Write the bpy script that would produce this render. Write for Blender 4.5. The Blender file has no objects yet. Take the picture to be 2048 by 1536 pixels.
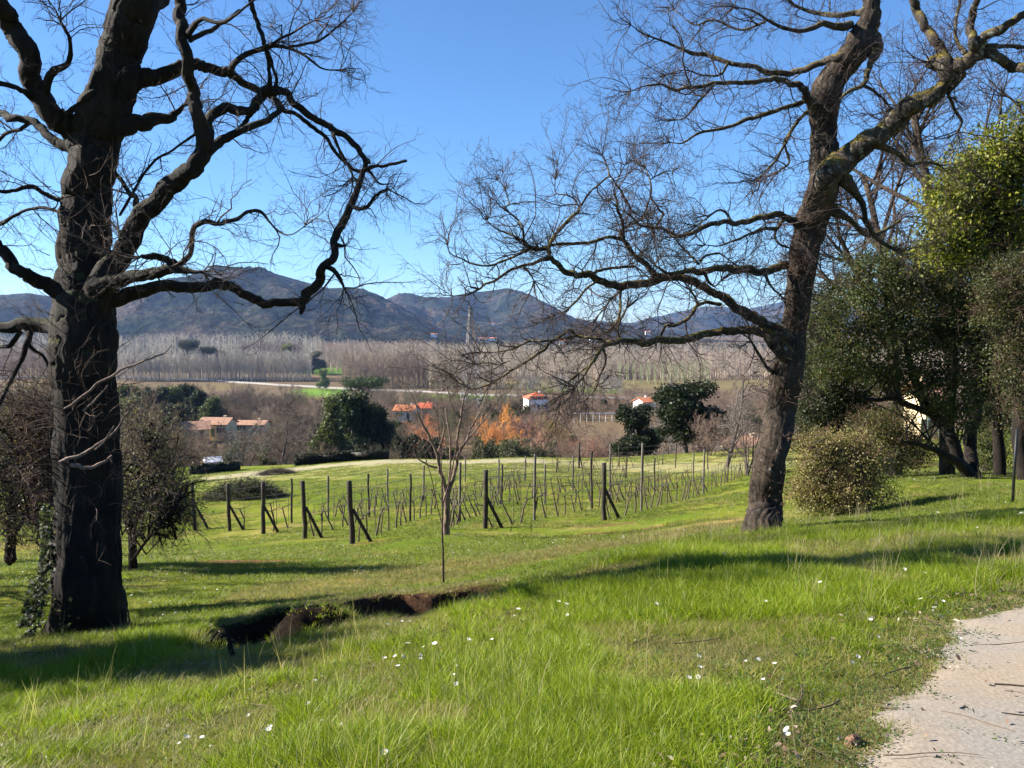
import bpy, math, random
import numpy as np
from mathutils import Vector, noise

R = math.radians
SC = bpy.context.scene
COL = SC.collection
random.seed(5)
rng = np.random.default_rng(11)

# ---------------------------------------------------------------- camera, sky, sun, exposure
F, PITCH, EYE = 1600.0, R(4.2), 1.6
cam_d = bpy.data.cameras.new('camera')
cam = bpy.data.objects.new('camera', cam_d); COL.objects.link(cam)
cam.location = (0, 0, EYE); cam.rotation_euler = (R(90) - PITCH, 0, 0)
cam_d.sensor_width = 36; cam_d.lens = 36 * F / 2048
cam_d.clip_start = .05; cam_d.clip_end = 30000
SC.camera = cam
HAZE = 4.5e-5
SUN_EL = R(31)
world = bpy.data.worlds.new('World'); SC.world = world; world.use_nodes = True
wn = world.node_tree
sky = wn.nodes.new('ShaderNodeTexSky'); sky.sky_type = 'NISHITA'; sky.sun_disc = False
sky.sun_elevation = SUN_EL; sky.sun_rotation = R(-92)
sky.altitude = 100; sky.air_density = 1.0; sky.dust_density = 0; sky.ozone_density = 8.0
bg = wn.nodes['Background']; bg.inputs['Strength'].default_value = .051
hs = wn.nodes.new('ShaderNodeHueSaturation'); hs.inputs['Saturation'].default_value = 1.0      # camera colour response
tn = wn.nodes.new('ShaderNodeMix'); tn.data_type = 'RGBA'; tn.blend_type = 'MULTIPLY'; tn.inputs[0].default_value = 1; tn.inputs[7].default_value = (.93, 1.05, 1.10, 1)
wn.links.new(sky.outputs[0], hs.inputs['Color']); wn.links.new(hs.outputs[0], tn.inputs[6]); wn.links.new(tn.outputs[2], bg.inputs[0])
sd = bpy.data.lights.new('sun', 'SUN'); sd.energy = 5.0; sd.angle = R(.5); sd.color = (1, .93, .82)
sun = bpy.data.objects.new('sun', sd); COL.objects.link(sun)
SAZ = R(8.5)                                       # sun stands at the left, a touch beyond
to_sun = Vector((-math.cos(SAZ) * math.cos(SUN_EL), math.sin(SAZ) * math.cos(SUN_EL), math.sin(SUN_EL)))
sun.rotation_euler = to_sun.to_track_quat('Z', 'Y').to_euler(); sun.location = (-40, 0, 40)
SC.view_settings.view_transform = 'Standard'; SC.view_settings.look = 'None'
SC.view_settings.gamma = 1; SC.view_settings.use_curve_mapping = False
SC.view_settings.exposure = 1.88
SC.render.engine = 'CYCLES'
SC.cycles.max_bounces = 6; SC.cycles.transparent_max_bounces = 8; SC.cycles.volume_bounces = 0
SC.cycles.diffuse_bounces = 3

# ---------------------------------------------------------------- helpers
def P(u, v, y):
    """world point on the line of sight through photo pixel (u, v) at distance y"""
    xr, yr = (u - 1024) / F, -(v - 768) / F
    dy = math.cos(PITCH) + yr * math.sin(PITCH); dz = -math.sin(PITCH) + yr * math.cos(PITCH)
    t = y / dy
    return np.array([xr * t, y, EYE + dz * t])

def hsh(ix, iy, s):
    n = (ix.astype(np.int64) * 374761393 + iy.astype(np.int64) * 668265263 + s * 974634777) & 0x7fffffff
    n = ((n ^ (n >> 13)) * 1274126177) & 0x7fffffff
    return ((n ^ (n >> 16)) & 0xffff) / 65535.0

def vn(x, y, s=0):
    x = np.asarray(x, float); y = np.asarray(y, float)
    ix, iy = np.floor(x), np.floor(y); fx, fy = x - ix, y - iy
    fx = fx * fx * (3 - 2 * fx); fy = fy * fy * (3 - 2 * fy)
    a, b, c, d = hsh(ix, iy, s), hsh(ix + 1, iy, s), hsh(ix, iy + 1, s), hsh(ix + 1, iy + 1, s)
    return (a * (1 - fx) + b * fx) * (1 - fy) + (c * (1 - fx) + d * fx) * fy

def fbm(x, y, s=0, o=4):
    r = 0; a = .5; f = 1.0
    for i in range(o):
        r = r + a * vn(np.asarray(x) * f + 13.7 * i, np.asarray(y) * f + 5.1 * i, s + i); a *= .5; f *= 2.03
    return r

def unit(a):
    return a / np.maximum(np.linalg.norm(a, axis=-1, keepdims=True), 1e-9)

def mesh_np(name, V, Fs, col=None, smooth=True):
    V = np.asarray(V, np.float32)
    loops = np.concatenate([f.reshape(-1) for f in Fs]).astype(np.int32)
    tot = np.concatenate([np.full(len(f), f.shape[1], np.int32) for f in Fs])
    start = np.concatenate([[0], np.cumsum(tot)[:-1]]).astype(np.int32)
    m = bpy.data.meshes.new(name)
    m.vertices.add(len(V)); m.vertices.foreach_set('co', V.reshape(-1))
    m.loops.add(len(loops)); m.loops.foreach_set('vertex_index', loops)
    m.polygons.add(len(tot)); m.polygons.foreach_set('loop_start', start)
    m.polygons.foreach_set('use_smooth', np.full(len(tot), smooth))
    m.update(calc_edges=True); m.validate()
    if col is not None:
        a = m.color_attributes.new('Col', 'FLOAT_COLOR', 'POINT')
        c = np.ones((len(V), 4), np.float32); c[:, :3] = col
        a.data.foreach_set('color', c.reshape(-1))
    return m

class Geo:
    def __init__(s): s.V = []; s.F = []; s.C = []; s.n = 0
    def add(s, V, Fc, col=None):
        V = np.asarray(V, float).reshape(-1, 3)
        if len(V) == 0: return s
        s.V.append(V)
        for f in (Fc if isinstance(Fc, (list, tuple)) else [Fc]):
            if len(f): s.F.append(np.asarray(f) + s.n)
        c = np.ones((len(V), 3)) * (1 if col is None else np.asarray(col))
        s.C.append(c); s.n += len(V); return s
    def tubes(s, pts, rad, sides=3, col=None, cap=False):
        """pts (n,k,3), rad (n,k): n tubes at once"""
        pts = np.asarray(pts, float); rad = np.asarray(rad, float)
        if pts.ndim == 2: pts = pts[None]; rad = rad[None]
        n, k, _ = pts.shape
        if n == 0: return s
        t = np.empty_like(pts); t[:, 1:-1] = pts[:, 2:] - pts[:, :-2]
        t[:, 0] = pts[:, 1] - pts[:, 0]; t[:, -1] = pts[:, -1] - pts[:, -2]; t = unit(t)
        m = unit(pts[:, -1] - pts[:, 0])
        ref = np.where(np.abs(m[:, 1:2]) < .8, np.array([[0, 1., 0]]), np.array([[1., 0, 0]]))[:, None, :]
        a = unit(np.cross(t, ref)); b = np.cross(t, a)
        th = np.arange(sides) / sides * 2 * np.pi
        ring = a[:, :, None, :] * np.cos(th)[None, None, :, None] + b[:, :, None, :] * np.sin(th)[None, None, :, None]
        V = pts[:, :, None, :] + ring * rad[:, :, None, None]
        idx = np.arange(n * k * sides).reshape(n, k, sides)
        q = np.stack([idx[:, :-1], np.roll(idx, -1, 2)[:, :-1], np.roll(idx, -1, 2)[:, 1:], idx[:, 1:]], -1).reshape(-1, 4)
        Fs = [q]
        if cap: Fs += [idx[:, 0, ::-1].reshape(n, sides), idx[:, -1].reshape(n, sides)]
        c = None
        if col is not None:
            c = np.asarray(col, float)
            if c.ndim == 2: c = np.repeat(c, k * sides, 0)
        return s.add(V, Fs, c)
    def quads(s, C, A, B, col=None):
        """flat leaves: centre C, half axes A, B (n,3) pointed rhombus"""
        V = np.stack([C - A, C + B, C + A, C - B], 1)
        n = len(C); f = np.arange(n * 4).reshape(n, 4)
        c = None if col is None else np.repeat(np.broadcast_to(np.asarray(col, float), (n, 3)), 4, 0)
        return s.add(V.reshape(-1, 3), f, c)
    def box(s, c, h, rz=0, col=None, M=None):
        x, y, z = h
        v = np.array([[i * x, j * y, k * z] for k in (-1, 1) for j in (-1, 1) for i in (-1, 1)], float)
        if M is not None: v = v @ np.asarray(M).T
        ca, sa = math.cos(rz), math.sin(rz)
        v = np.stack([v[:, 0] * ca - v[:, 1] * sa, v[:, 0] * sa + v[:, 1] * ca, v[:, 2]], 1) + np.array(c)
        f = np.array([[0, 2, 3, 1], [4, 5, 7, 6], [0, 1, 5, 4], [2, 6, 7, 3], [1, 3, 7, 5], [0, 4, 6, 2]])
        return s.add(v, f, col)
    def mesh(s, name, smooth=True):
        by = {}
        for f in s.F: by.setdefault(f.shape[1], []).append(f)
        return mesh_np(name, np.concatenate(s.V), [np.concatenate(v) for v in by.values()], np.concatenate(s.C), smooth)
    def build(s, name, mat, parent=None, smooth=True, **kw):
        return obj(name, s.mesh(name, smooth), mat, parent, **kw)

def obj(name, me, mat=None, parent=None, **kw):
    o = bpy.data.objects.new(name, me); COL.objects.link(o)
    if mat and me and not me.materials: me.materials.append(mat)
    if parent: o.parent = parent
    tag(o, **kw); return o
def tag(o, label=None, cat=None, group=None, kind=None):
    if label: o['label'] = label
    if cat: o['category'] = cat
    if group: o['group'] = group
    if kind: o['kind'] = kind
    return o
def empty(name, loc, label, cat, group=None, rz=0):
    o = bpy.data.objects.new(name, None); COL.objects.link(o); o.location = loc; o.rotation_euler = (0, 0, rz)
    o.empty_display_size = .2
    return tag(o, label, cat, group)
def copy_thing(o, loc, scale=(1, 1, 1), rz=0, label=None, group=None, color=None):
    c = o.copy(); COL.objects.link(c); c.location = loc; c.scale = scale; c.rotation_euler = (0, 0, rz)
    if label: c['label'] = label
    if group: c['group'] = group
    if color is not None: c.color = (*color, 1)
    for ch in CH.get(o.name, []):
        d = ch.copy(); COL.objects.link(d); d.parent = c
        if color is not None and d.get('tint'): d.color = (*color, 1)
    return c
CH = {}

# ---------------------------------------------------------------- materials
def mat(name):
    m = bpy.data.materials.new(name); m.use_nodes = True
    nt = m.node_tree; b = nt.nodes['Principled BSDF']; b.inputs['Specular IOR Level'].default_value = .25
    return m, nt, b
def N(nt, t, **kw):
    n = nt.nodes.new(t)
    for k, v in kw.items():
        if k in n.inputs: n.inputs[k].default_value = v
        else: setattr(n, k, v)
    return n
def ramp(nt, fac, stops):
    r = nt.nodes.new('ShaderNodeValToRGB'); e = r.color_ramp.elements
    while len(e) < len(stops): e.new(.5)
    for i, (p, c) in enumerate(stops): e[i].position = p; e[i].color = (*c, 1) if len(c) == 3 else c
    nt.links.new(fac, r.inputs[0]); return r.outputs[0]
def mix(nt, f, a, b, mode='MIX'):
    m = nt.nodes.new('ShaderNodeMix'); m.data_type = 'RGBA'; m.blend_type = mode
    for i, x in ((0, f), (6, a), (7, b)):
        if hasattr(x, 'is_linked'): nt.links.new(x, m.inputs[i])
        else: m.inputs[i].default_value = (*x, 1) if isinstance(x, tuple) else x
    return m.outputs[2]
def noise_tex(nt, scale, detail=4, rough=.6, vec='Object', sc=None):
    tc = nt.nodes.new('ShaderNodeTexCoord'); out = tc.outputs[vec]
    if vec == 'World': out = nt.nodes.new('ShaderNodeNewGeometry').outputs['Position']
    if sc:
        mp = nt.nodes.new('ShaderNodeMapping'); mp.inputs['Scale'].default_value = sc; nt.links.new(out, mp.inputs[0]); out = mp.outputs[0]
    n = N(nt, 'ShaderNodeTexNoise', Scale=scale, Detail=detail, Roughness=rough); nt.links.new(out, n.inputs['Vector'])
    return n.outputs['Fac']
def geo_pos(nt, scale, detail=4, rough=.6):
    g = nt.nodes.new('ShaderNodeNewGeometry')
    n = N(nt, 'ShaderNodeTexNoise', Scale=scale, Detail=detail, Roughness=rough); nt.links.new(g.outputs['Position'], n.inputs['Vector'])
    return n.outputs['Fac']

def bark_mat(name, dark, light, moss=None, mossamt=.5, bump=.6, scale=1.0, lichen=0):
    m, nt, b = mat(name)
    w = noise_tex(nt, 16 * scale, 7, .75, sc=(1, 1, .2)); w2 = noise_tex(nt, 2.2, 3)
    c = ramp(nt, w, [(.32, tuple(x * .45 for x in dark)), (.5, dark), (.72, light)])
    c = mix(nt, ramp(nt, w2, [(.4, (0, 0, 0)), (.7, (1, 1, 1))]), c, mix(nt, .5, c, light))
    if moss:
        g = nt.nodes.new('ShaderNodeNewGeometry'); s = nt.nodes.new('ShaderNodeSeparateXYZ'); nt.links.new(g.outputs['Normal'], s.inputs[0])
        a = N(nt, 'ShaderNodeMath', operation='MULTIPLY_ADD'); nt.links.new(s.outputs['Z'], a.inputs[0]); a.inputs[1].default_value = .8
        nt.links.new(noise_tex(nt, 3.5, 5, .7), a.inputs[2])
        f = ramp(nt, a.outputs[0], [(1.0 - mossamt * .3, (0, 0, 0)), (1.25 - mossamt * .3, (.85, .85, .85))])
        c = mix(nt, f, c, moss)
    if lichen:
        c = mix(nt, ramp(nt, noise_tex(nt, 11, 5, .7), [(.68 - lichen * .1, (0, 0, 0)), (.74 - lichen * .1, (.8, .8, .8))]), c, (.20, .195, .165))
    a = nt.nodes.new('ShaderNodeVertexColor'); a.layer_name = 'Col'
    c = mix(nt, 1.0, c, a.outputs[0], 'MULTIPLY')
    nt.links.new(c, b.inputs['Base Color']); b.inputs['Roughness'].default_value = .9
    bp = N(nt, 'ShaderNodeBump', Strength=bump, Distance=.03); nt.links.new(w, bp.inputs['Height']); nt.links.new(bp.outputs[0], b.inputs['Normal'])
    return m
def leaf_mat(name, trans=.35, tint=False, var=.35, rough=.55, spec=.25):
    """vertex colour x patchy variation; light passes through thin leaves"""
    m, nt, b = mat(name)
    a = nt.nodes.new('ShaderNodeVertexColor'); a.layer_name = 'Col'
    c = a.outputs[0]
    if tint:
        oi = nt.nodes.new('ShaderNodeObjectInfo'); c = mix(nt, 1.0, c, oi.outputs['Color'], 'MULTIPLY')
    c = mix(nt, ramp(nt, geo_pos(nt, .9, 3), [(.35, (0, 0, 0)), (.65, (1, 1, 1))]), c, mix(nt, 1.0, c, (1 - var, 1 - var, 1 - var * .8), 'MULTIPLY'))
    nt.links.new(c, b.inputs['Base Color']); b.inputs['Roughness'].default_value = rough; b.inputs['Specular IOR Level'].default_value = spec
    if trans > 0:
        t = nt.nodes.new('ShaderNodeBsdfTranslucent'); nt.links.new(mix(nt, 1.0, c, (1.15, 1.25, .6), 'MULTIPLY'), t.inputs[0])
        ms = nt.nodes.new('ShaderNodeMixShader'); ms.inputs[0].default_value = trans
        nt.links.new(b.outputs[0], ms.inputs[1]); nt.links.new(t.outputs[0], ms.inputs[2])
        nt.links.new(ms.outputs[0], nt.nodes['Material Output'].inputs[0])
    return m
def plain(name, col, rough=.8, var=.25, scale=3, bump=0, spec=.25, metal=0):
    m, nt, b = mat(name)
    f = noise_tex(nt, scale, 5, .65)
    c = ramp(nt, f, [(.3, tuple(x * (1 - var) for x in col)), (.7, tuple(min(1, x * (1 + var * .6)) for x in col))])
    nt.links.new(c, b.inputs['Base Color']); b.inputs['Roughness'].default_value = rough
    b.inputs['Specular IOR Level'].default_value = spec; b.inputs['Metallic'].default_value = metal
    if bump:
        bp = N(nt, 'ShaderNodeBump', Strength=bump, Distance=.02); nt.links.new(f, bp.inputs['Height']); nt.links.new(bp.outputs[0], b.inputs['Normal'])
    return m

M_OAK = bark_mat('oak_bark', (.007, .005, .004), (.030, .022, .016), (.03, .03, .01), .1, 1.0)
M_OAK2 = bark_mat('pale_oak_bark', (.017, .012, .009), (.095, .070, .050), (.10, .08, .018), 0, 1.0, lichen=.6)
M_OAK3 = bark_mat('mossy_oak_bark', (.017, .013, .010), (.10, .080, .062), (.115, .088, .012), .8, 1.0, lichen=1.1)
M_TWIG = bark_mat('twig_bark', (.036, .025, .022), (.11, .082, .072), None, 0, .2)
M_LEAF = leaf_mat('leaves')
M_LEAFT = leaf_mat('far_leaves', .2, True)
M_TWIGT = leaf_mat('far_twigs', 0, True, .25, .9)
M_WOOD = plain('weathered_post', (.045, .036, .028), .9, .5, 14, .5)
M_WOODP = plain('pale_post', (.12, .105, .09), .9, .35, 14, .5)
M_WIRE = plain('wire', (.12, .11, .10), .5, .2, 3, 0, .5)
M_SOIL = plain('bare_soil', (.085, .052, .034), .95, .6, 9, .8)
# ---------------------------------------------------------------- the lie of the land
ctl = []
for u, v, d in [(0,1536,3.7),(500,1536,3.15),(1024,1536,2.8),(1500,1536,2.7),(2048,1536,2.65),
    (0,1400,5.2),(500,1400,4.6),(1000,1400,3.85),(1500,1400,3.5),(2048,1400,3.35),
    (0,1300,7.0),(500,1300,6.1),(1000,1300,5.0),(1500,1300,4.5),(2048,1300,4.05),
    (175,1265,8.0),(-300,1290,8.6),(1000,1225,6.4),(1400,1200,6.1),(2048,1200,5.0),(700,1210,8.0),
    (1700,1120,7.6),(2048,1100,7.4),(1250,1120,8.6),(1525,1064,13.0),(1300,1100,10.5),(2048,1040,11.0),(1800,1040,12.6),
    (1945,955,22),(1780,962,22),(2300,950,22),(1680,1030,16.3),(1400,1050,18),(1300,1060,20),(1213,1044,25),
    (900,1170,10.4),(890,1072,20),(600,1150,12.6),(200,1150,12.8),(-200,1160,13),(500,1120,15.4),(705,1089,22),(613,1079,25),
    (528,1069,28),(460,1063,30),(390,1061,32),(0,1085,27),(-300,1100,25),(970,1058,24.5),(1200,1000,36),(1000,985,40),(700,985,42),(500,985,45),(1405,990,38),
    (1495,925,60),(1160,922,70),(900,918,75),(600,930,75),(400,948,70),(0,975,60),(-400,990,60),(1780,945,30),(2048,935,34)]:
    ctl.append(P(u, v, d))
for p in [(0,0,0),(2,0,.05),(-3,0,-.35),(6,2,.25),(10,6,.3),(-8,0,-.9),(0,-4,.1),(-10,-10,-.6),(10,-10,.6),(30,0,1.2),(-30,0,-3),(0,-60,2),
          (-60,-60,-6),(60,-60,5),(40,30,-1.5),(60,60,-6),(-60,40,-9),(-70,75,-13),(80,80,-8),(-30,15,-4.2)]:
    ctl.append(np.array(p, float))
ctl = np.array(ctl)
warp = lambda a: np.arcsinh(np.asarray(a, float) / 6.0)
def tps_fit(pts, lam=.004):
    X = np.stack([warp(pts[:, 0]), warp(pts[:, 1])], 1); n = len(X)
    d2 = ((X[:, None] - X[None]) ** 2).sum(-1)
    K = np.where(d2 > 0, .5 * d2 * np.log(np.maximum(d2, 1e-12)), 0) + lam * np.eye(n)
    Pm = np.concatenate([np.ones((n, 1)), X], 1)
    A = np.zeros((n + 3, n + 3)); A[:n, :n] = K; A[:n, n:] = Pm; A[n:, :n] = Pm.T
    return X, np.linalg.solve(A, np.concatenate([pts[:, 2], np.zeros(3)]))
TX, TW = tps_fit(ctl)
def tps_z(x, y):
    sh = np.shape(x); x = warp(np.ravel(x)); y = warp(np.ravel(y)); out = np.empty(len(x))
    for i in range(0, len(x), 40000):
        a, b = x[i:i + 40000], y[i:i + 40000]
        d2 = (a[:, None] - TX[None, :, 0]) ** 2 + (b[:, None] - TX[None, :, 1]) ** 2
        out[i:i + 40000] = (.5 * d2 * np.log(np.maximum(d2, 1e-12))) @ TW[:-3] + TW[-3] + TW[-2] * a + TW[-1] * b
    return out.reshape(sh)
FARY = np.array([-1e5, 78, 95, 140, 200, 290, 400, 520, 640, 1e5]); FARZ = np.array([-12.3, -12.3, -17.5, -23.5, -26.5, -31, -39, -47, -50, -50.])
def sst(a, b, x): t = np.clip((x - a) / (b - a), 0, 1); return t * t * (3 - 2 * t)
def seg_d(x, y, pl):
    """distance to a polyline, and the parameter along it"""
    best = np.full(np.shape(x), 1e9)
    for (a, b) in zip(pl[:-1], pl[1:]):
        ax, ay = a[0], a[1]; bx, by = b[0] - ax, b[1] - ay; L = bx * bx + by * by
        t = np.clip(((x - ax) * bx + (y - ay) * by) / L, 0, 1)
        best = np.minimum(best, np.hypot(x - ax - t * bx, y - ay - t * by))
    return best
# the washed out hollow under the bank: back wall line and hollow line (world x, y)
HOL = [(-2.75, 7.45), (-2.35, 7.55), (-1.7, 7.85), (-1.2, 8.3), (-.85, 8.2), (-.35, 8.4)]
def H(x, y):
    x = np.asarray(x, float); y = np.asarray(y, float)
    near = tps_z(np.clip(x, -160, 160), np.clip(y, -160, 120))
    far = np.interp(y, FARY, FARZ) + 2.5 * (fbm(x / 90, y / 90, 3) - .47) * sst(100, 200, y)
    d = y - .05 * x * (x > 0)
    z = near + (far - near) * sst(70, 92, d)
    z = z + .05 * (fbm(x / 1.7, y / 1.7, 21, 3) - .44) * sst(60, 20, np.hypot(x, y)) + .35 * (fbm(x / 12, y / 12, 31, 2) - .375) * sst(14, 30, y)
    dh = seg_d(x, y, HOL)
    wob = .16 * (fbm(x * 2.2, y * 2.2, 55, 3) - .44)
    ly = np.interp(x, [p[0] for p in HOL], [p[1] for p in HOL]) + wob * .9; ends = sst(-2.8, -2.3, x) * sst(.1, -.5, x)
    s_ = ly - y                                            # ground in front of the line is washed out, with a steep wall behind
    z = z - ends * .58 * sst(-.05, .10, s_) * sst(1.75, .25, s_)
    z = z + .30 * np.exp(-np.abs((x + .78) / .62) ** 3 - np.abs((y - 7.4) / .34) ** 3) * (.6 + .8 * fbm(x * 3, y * 3, 57, 3)) + .56 * np.exp(-np.abs((x + 2.0 + .5 * wob) / .55) ** 3 - np.abs((y - 7.15 + 1.3 * wob) / .26) ** 4) * (.55 + .62 * sst(-2.5, -1.75, x) + .6 * (fbm(x * 5, y * 5, 59, 4) - .45)) + ends * .10 * sst(.6, 0, np.abs(s_ + .25)) * (fbm(x * 1.7, y * 1.7, 58, 3) * 2 - .5)
    return z
def hit(u, v, y0=2.3, y1=2500):
    """where the line of sight through (u, v) meets the ground"""
    ys = np.exp(np.linspace(math.log(y0), math.log(y1), 1400))
    p0 = P(u, v, 1.0) - np.array([0, 0, EYE]); x = p0[0] * ys; z = EYE + p0[2] * ys
    h = H(x, ys); k = np.argmax(z < h)
    if not (z < h).any(): k = len(ys) - 1
    return np.array([x[k], ys[k], h[k]])
def gz(x, y): return float(H(np.array([x]), np.array([y]))[0])
def at(u, y):
    """ground point at distance y on the column u"""
    x = (u - 1024) / F * y * 1.0; return np.array([x, y, gz(x, y)])

def axis(dense0, dense1, step, lo, hi, grow=1.035):
    a = list(np.arange(dense0, dense1 + 1e-6, step)); s = step
    while a[-1] < hi: s *= grow; a.append(a[-1] + s)
    b = []; s = step; c = dense0
    while c > lo: s *= grow; c -= s; b.append(c)
    return np.array(b[::-1] + a)
gx = axis(-6.5, 7.5, .06, -6500, 6500, 1.045); gy = axis(2.2, 12, .06, -300, 9000, 1.035)
GX, GY = np.meshgrid(gx, gy); GZ = H(GX, GY)
def gh(x, y):
    """fast ground height by interpolating the grid"""
    x = np.asarray(x, float); y = np.asarray(y, float)
    i = np.clip(np.searchsorted(gx, x) - 1, 0, len(gx) - 2); j = np.clip(np.searchsorted(gy, y) - 1, 0, len(gy) - 2)
    a = (x - gx[i]) / (gx[i + 1] - gx[i]); b = (y - gy[j]) / (gy[j + 1] - gy[j])
    return (GZ[j, i] * (1 - a) + GZ[j, i + 1] * a) * (1 - b) + (GZ[j + 1, i] * (1 - a) + GZ[j + 1, i + 1] * a) * b

def strokes(uvs): return [tuple(hit(u, v)[:2]) for u, v in uvs]
TRACK = strokes([(640, 1185), (820, 1150), (1000, 1125), (1200, 1095), (1400, 1060), (1470, 1045)])
PALE = [tuple(at(u, y)[:2]) for u, y in ((470, 66), (600, 70), (900, 72), (1160, 68), (1330, 62), (1500, 56))]
CREST = strokes([(60, 1500), (420, 1440), (700, 1370), (900, 1300), (1010, 1235)])
SOILS = [(hit(490, 1124), 1.5, .55), (hit(1260, 1062), 1.6, .4), (hit(1225, 1050), .8, .35), (hit(740, 1085), .9, .35)]
PATHP = [tuple(hit(u, v)[:2]) for u, v in ((1740, 1536), (1790, 1490), (1800, 1440), (1850, 1370), (1935, 1300), (1925, 1245), (2048, 1225))]
PATHP = [(PATHP[0][0] - .35, PATHP[0][1] - 1.5), (PATHP[0][0] - .12, PATHP[0][1] - .5)] + PATHP + [(6, 6.2), (14, 9), (16, 5), (9, 1.5), (4, -1), (2, -6), (-1, -6)]
def inpoly(x, y, poly):
    c = np.zeros(np.shape(x), bool); n = len(poly)
    for i in range(n):
        (x1, y1), (x2, y2) = poly[i], poly[(i + 1) % n]
        if y1 == y2: continue
        c ^= ((y1 > y) != (y2 > y)) & (x < (x2 - x1) * (y - y1) / (y2 - y1) + x1)
    return c
def path_sd(x, y):
    """signed distance to the path edge, inside positive, with a ragged edge"""
    d = seg_d(x, y, PATHP + [PATHP[0]]); s = np.where(inpoly(x, y, PATHP), d, -d)
    return s + .10 + .22 * (fbm(x * 2.5, y * 2.5, 71, 4) - .46)
def ground_colour(x, y, z):
    """the ground's own colour by what grows or lies there"""
    n1 = fbm(x / 2.3, y / 2.3, 41); n2 = fbm(x * 1.6, y * 1.6, 43); n3 = fbm(x / 60, y / 35, 45)
    lush = np.array([.085, .130, .012]); dry = np.array([.25, .20, .075]); yelgreen = np.array([.135, .175, .018])  # yellower green is mixed at random into the lush tone
    c = lush + (yelgreen - lush) * np.clip(n1 * 2 - .4, 0, 1)[..., None]
    def put(c, w, col): w = np.clip(w, 0, 1)[..., None]; return c * (1 - w) + np.asarray(col) * w
    c = put(c, sst(.46, .70, n2 * .5 + n1 * .55) * .6, dry)
    w = np.where(y > 6, sst(1.7, .3, seg_d(x, y, TRACK) / (1 + y * .02) + .9 * (n1 - .47) + .8 * (n2 - .47)), 0)
    c = put(c, w * .95, dry * 1.1)
    c = put(c, sst(.55, .1, seg_d(x, y, CREST) + .5 * (n2 - .45)) * .65, [.20, .16, .06])
    c = put(c, sst(4.5, 2.0, seg_d(x, y, PALE) + 6 * (n1 - .47)) * np.where(x < 3, .8, .3), [.30, .285, .23])
    c = put(c, sst(14, 6, np.hypot((x + 3) / 3.2, y - 64)) * .4 * (y > 40), [.28, .27, .13])
    for p, rx, ry in SOILS:
        c = put(c, sst(1.15, .75, np.hypot((x - p[0]) / rx, (y - p[1]) / ry) + .9 * (n2 - .47)), [.15, .075, .045])
    c = put(c, sst(.6, .3, np.abs(y - np.interp(x, [p[0] for p in HOL], [p[1] for p in HOL]) + .3) + .5 * (n2 - .5)) * sst(-3.0, -2.6, x) * sst(.3, -.5, x), [.020, .014, .010])  # dark soil, deepened to paint the oak trunk's shade along the hollow
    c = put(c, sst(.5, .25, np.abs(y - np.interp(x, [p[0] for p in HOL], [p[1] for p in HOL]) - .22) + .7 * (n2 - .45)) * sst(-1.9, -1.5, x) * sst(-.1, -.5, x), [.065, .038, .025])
    c = put(c, sst(1.3, .8, np.hypot((x + 1.98) / .66, (y - 7.05) / .42)), [.017, .013, .010])  # hump soil blackened as well, shade put into its colour
    c = put(c, sst(-.35, .1, path_sd(x, y)) * .85, [.25, .20, .145])
    # litter under the trees at the right and on the slope beyond
    c = put(c, sst(.9, .2, np.hypot((x - 4.1) / 2.2, (y - 13) / 1.2)) * .5, dry)
    c = put(c, sst(5, 1, np.hypot((x - 9.5) / 1.6, y - 16)) * .5 * sst(.4, .6, n2), [.12, .09, .04])
    # the valley: brown scrub floor, green meadows, ploughed strips
    far = sst(78, 100, y + 6 * (n1 - .5))
    val = np.array([.085, .068, .042]) + n3[..., None] * np.array([.05, .035, .02])
    c = c * (1 - far[..., None]) + val * far[..., None]
    for (u0, u1, y0, y1, col) in FIELDS:
        uu = 1024 + F * x / np.maximum(y, 1)
        w = sst(u0 - 12, u0, uu) * sst(u1 + 12, u1, uu) * sst(y0 - 5, y0, y) * sst(y1 + 5, y1, y)
        c = put(c, w, col)
    k = (.75 + .5 * fbm(x * 7, y * 7, 47, 3) * 1.05)[..., None]
    return c * k
FIELDS = [(600, 690, 560, 650, [.10, .19, .025]), (600, 800, 830, 980, [.10, .19, .03]), (560, 700, 500, 555, [.20, .17, .06]), (240, 460, 640, 700, [.12, .10, .05]),
          (840, 1010, 470, 580, [.095, .19, .025]), (1060, 1240, 600, 680, [.10, .15, .03]), (700, 1600, 650, 760, [.13, .115, .055]), (1200, 1600, 380, 480, [.15, .11, .07])]
i = np.arange(len(gx) * len(gy)).reshape(len(gy), len(gx))
q = np.stack([i[:-1, :-1], i[:-1, 1:], i[1:, 1:], i[1:, :-1]], -1).reshape(-1, 4)
V = np.stack([GX, GY, GZ], -1).reshape(-1, 3)
gm, nt, b = mat('meadow_ground')
a = nt.nodes.new('ShaderNodeVertexColor'); a.layer_name = 'Col'
c = mix(nt, ramp(nt, geo_pos(nt, 14, 6, .75), [(.35, (0, 0, 0)), (.65, (1, 1, 1))]), mix(nt, 1.0, a.outputs[0], (.55, .55, .5), 'MULTIPLY'), mix(nt, 1.0, a.outputs[0], (1.35, 1.35, 1.4), 'MULTIPLY'))
c = mix(nt, ramp(nt, geo_pos(nt, .8, 5, .7), [(.4, (0, 0, 0)), (.62, (1, 1, 1))]), c, mix(nt, 1.0, c, (1.2, 1.0, .9), 'MULTIPLY'))
nt.links.new(c, b.inputs['Base Color']); b.inputs['Roughness'].default_value = 1; b.inputs['Specular IOR Level'].default_value = .05
bp = N(nt, 'ShaderNodeBump', Strength=.9, Distance=.06); nt.links.new(geo_pos(nt, 22, 6, .8), bp.inputs['Height']); nt.links.new(bp.outputs[0], b.inputs['Normal'])
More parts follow.
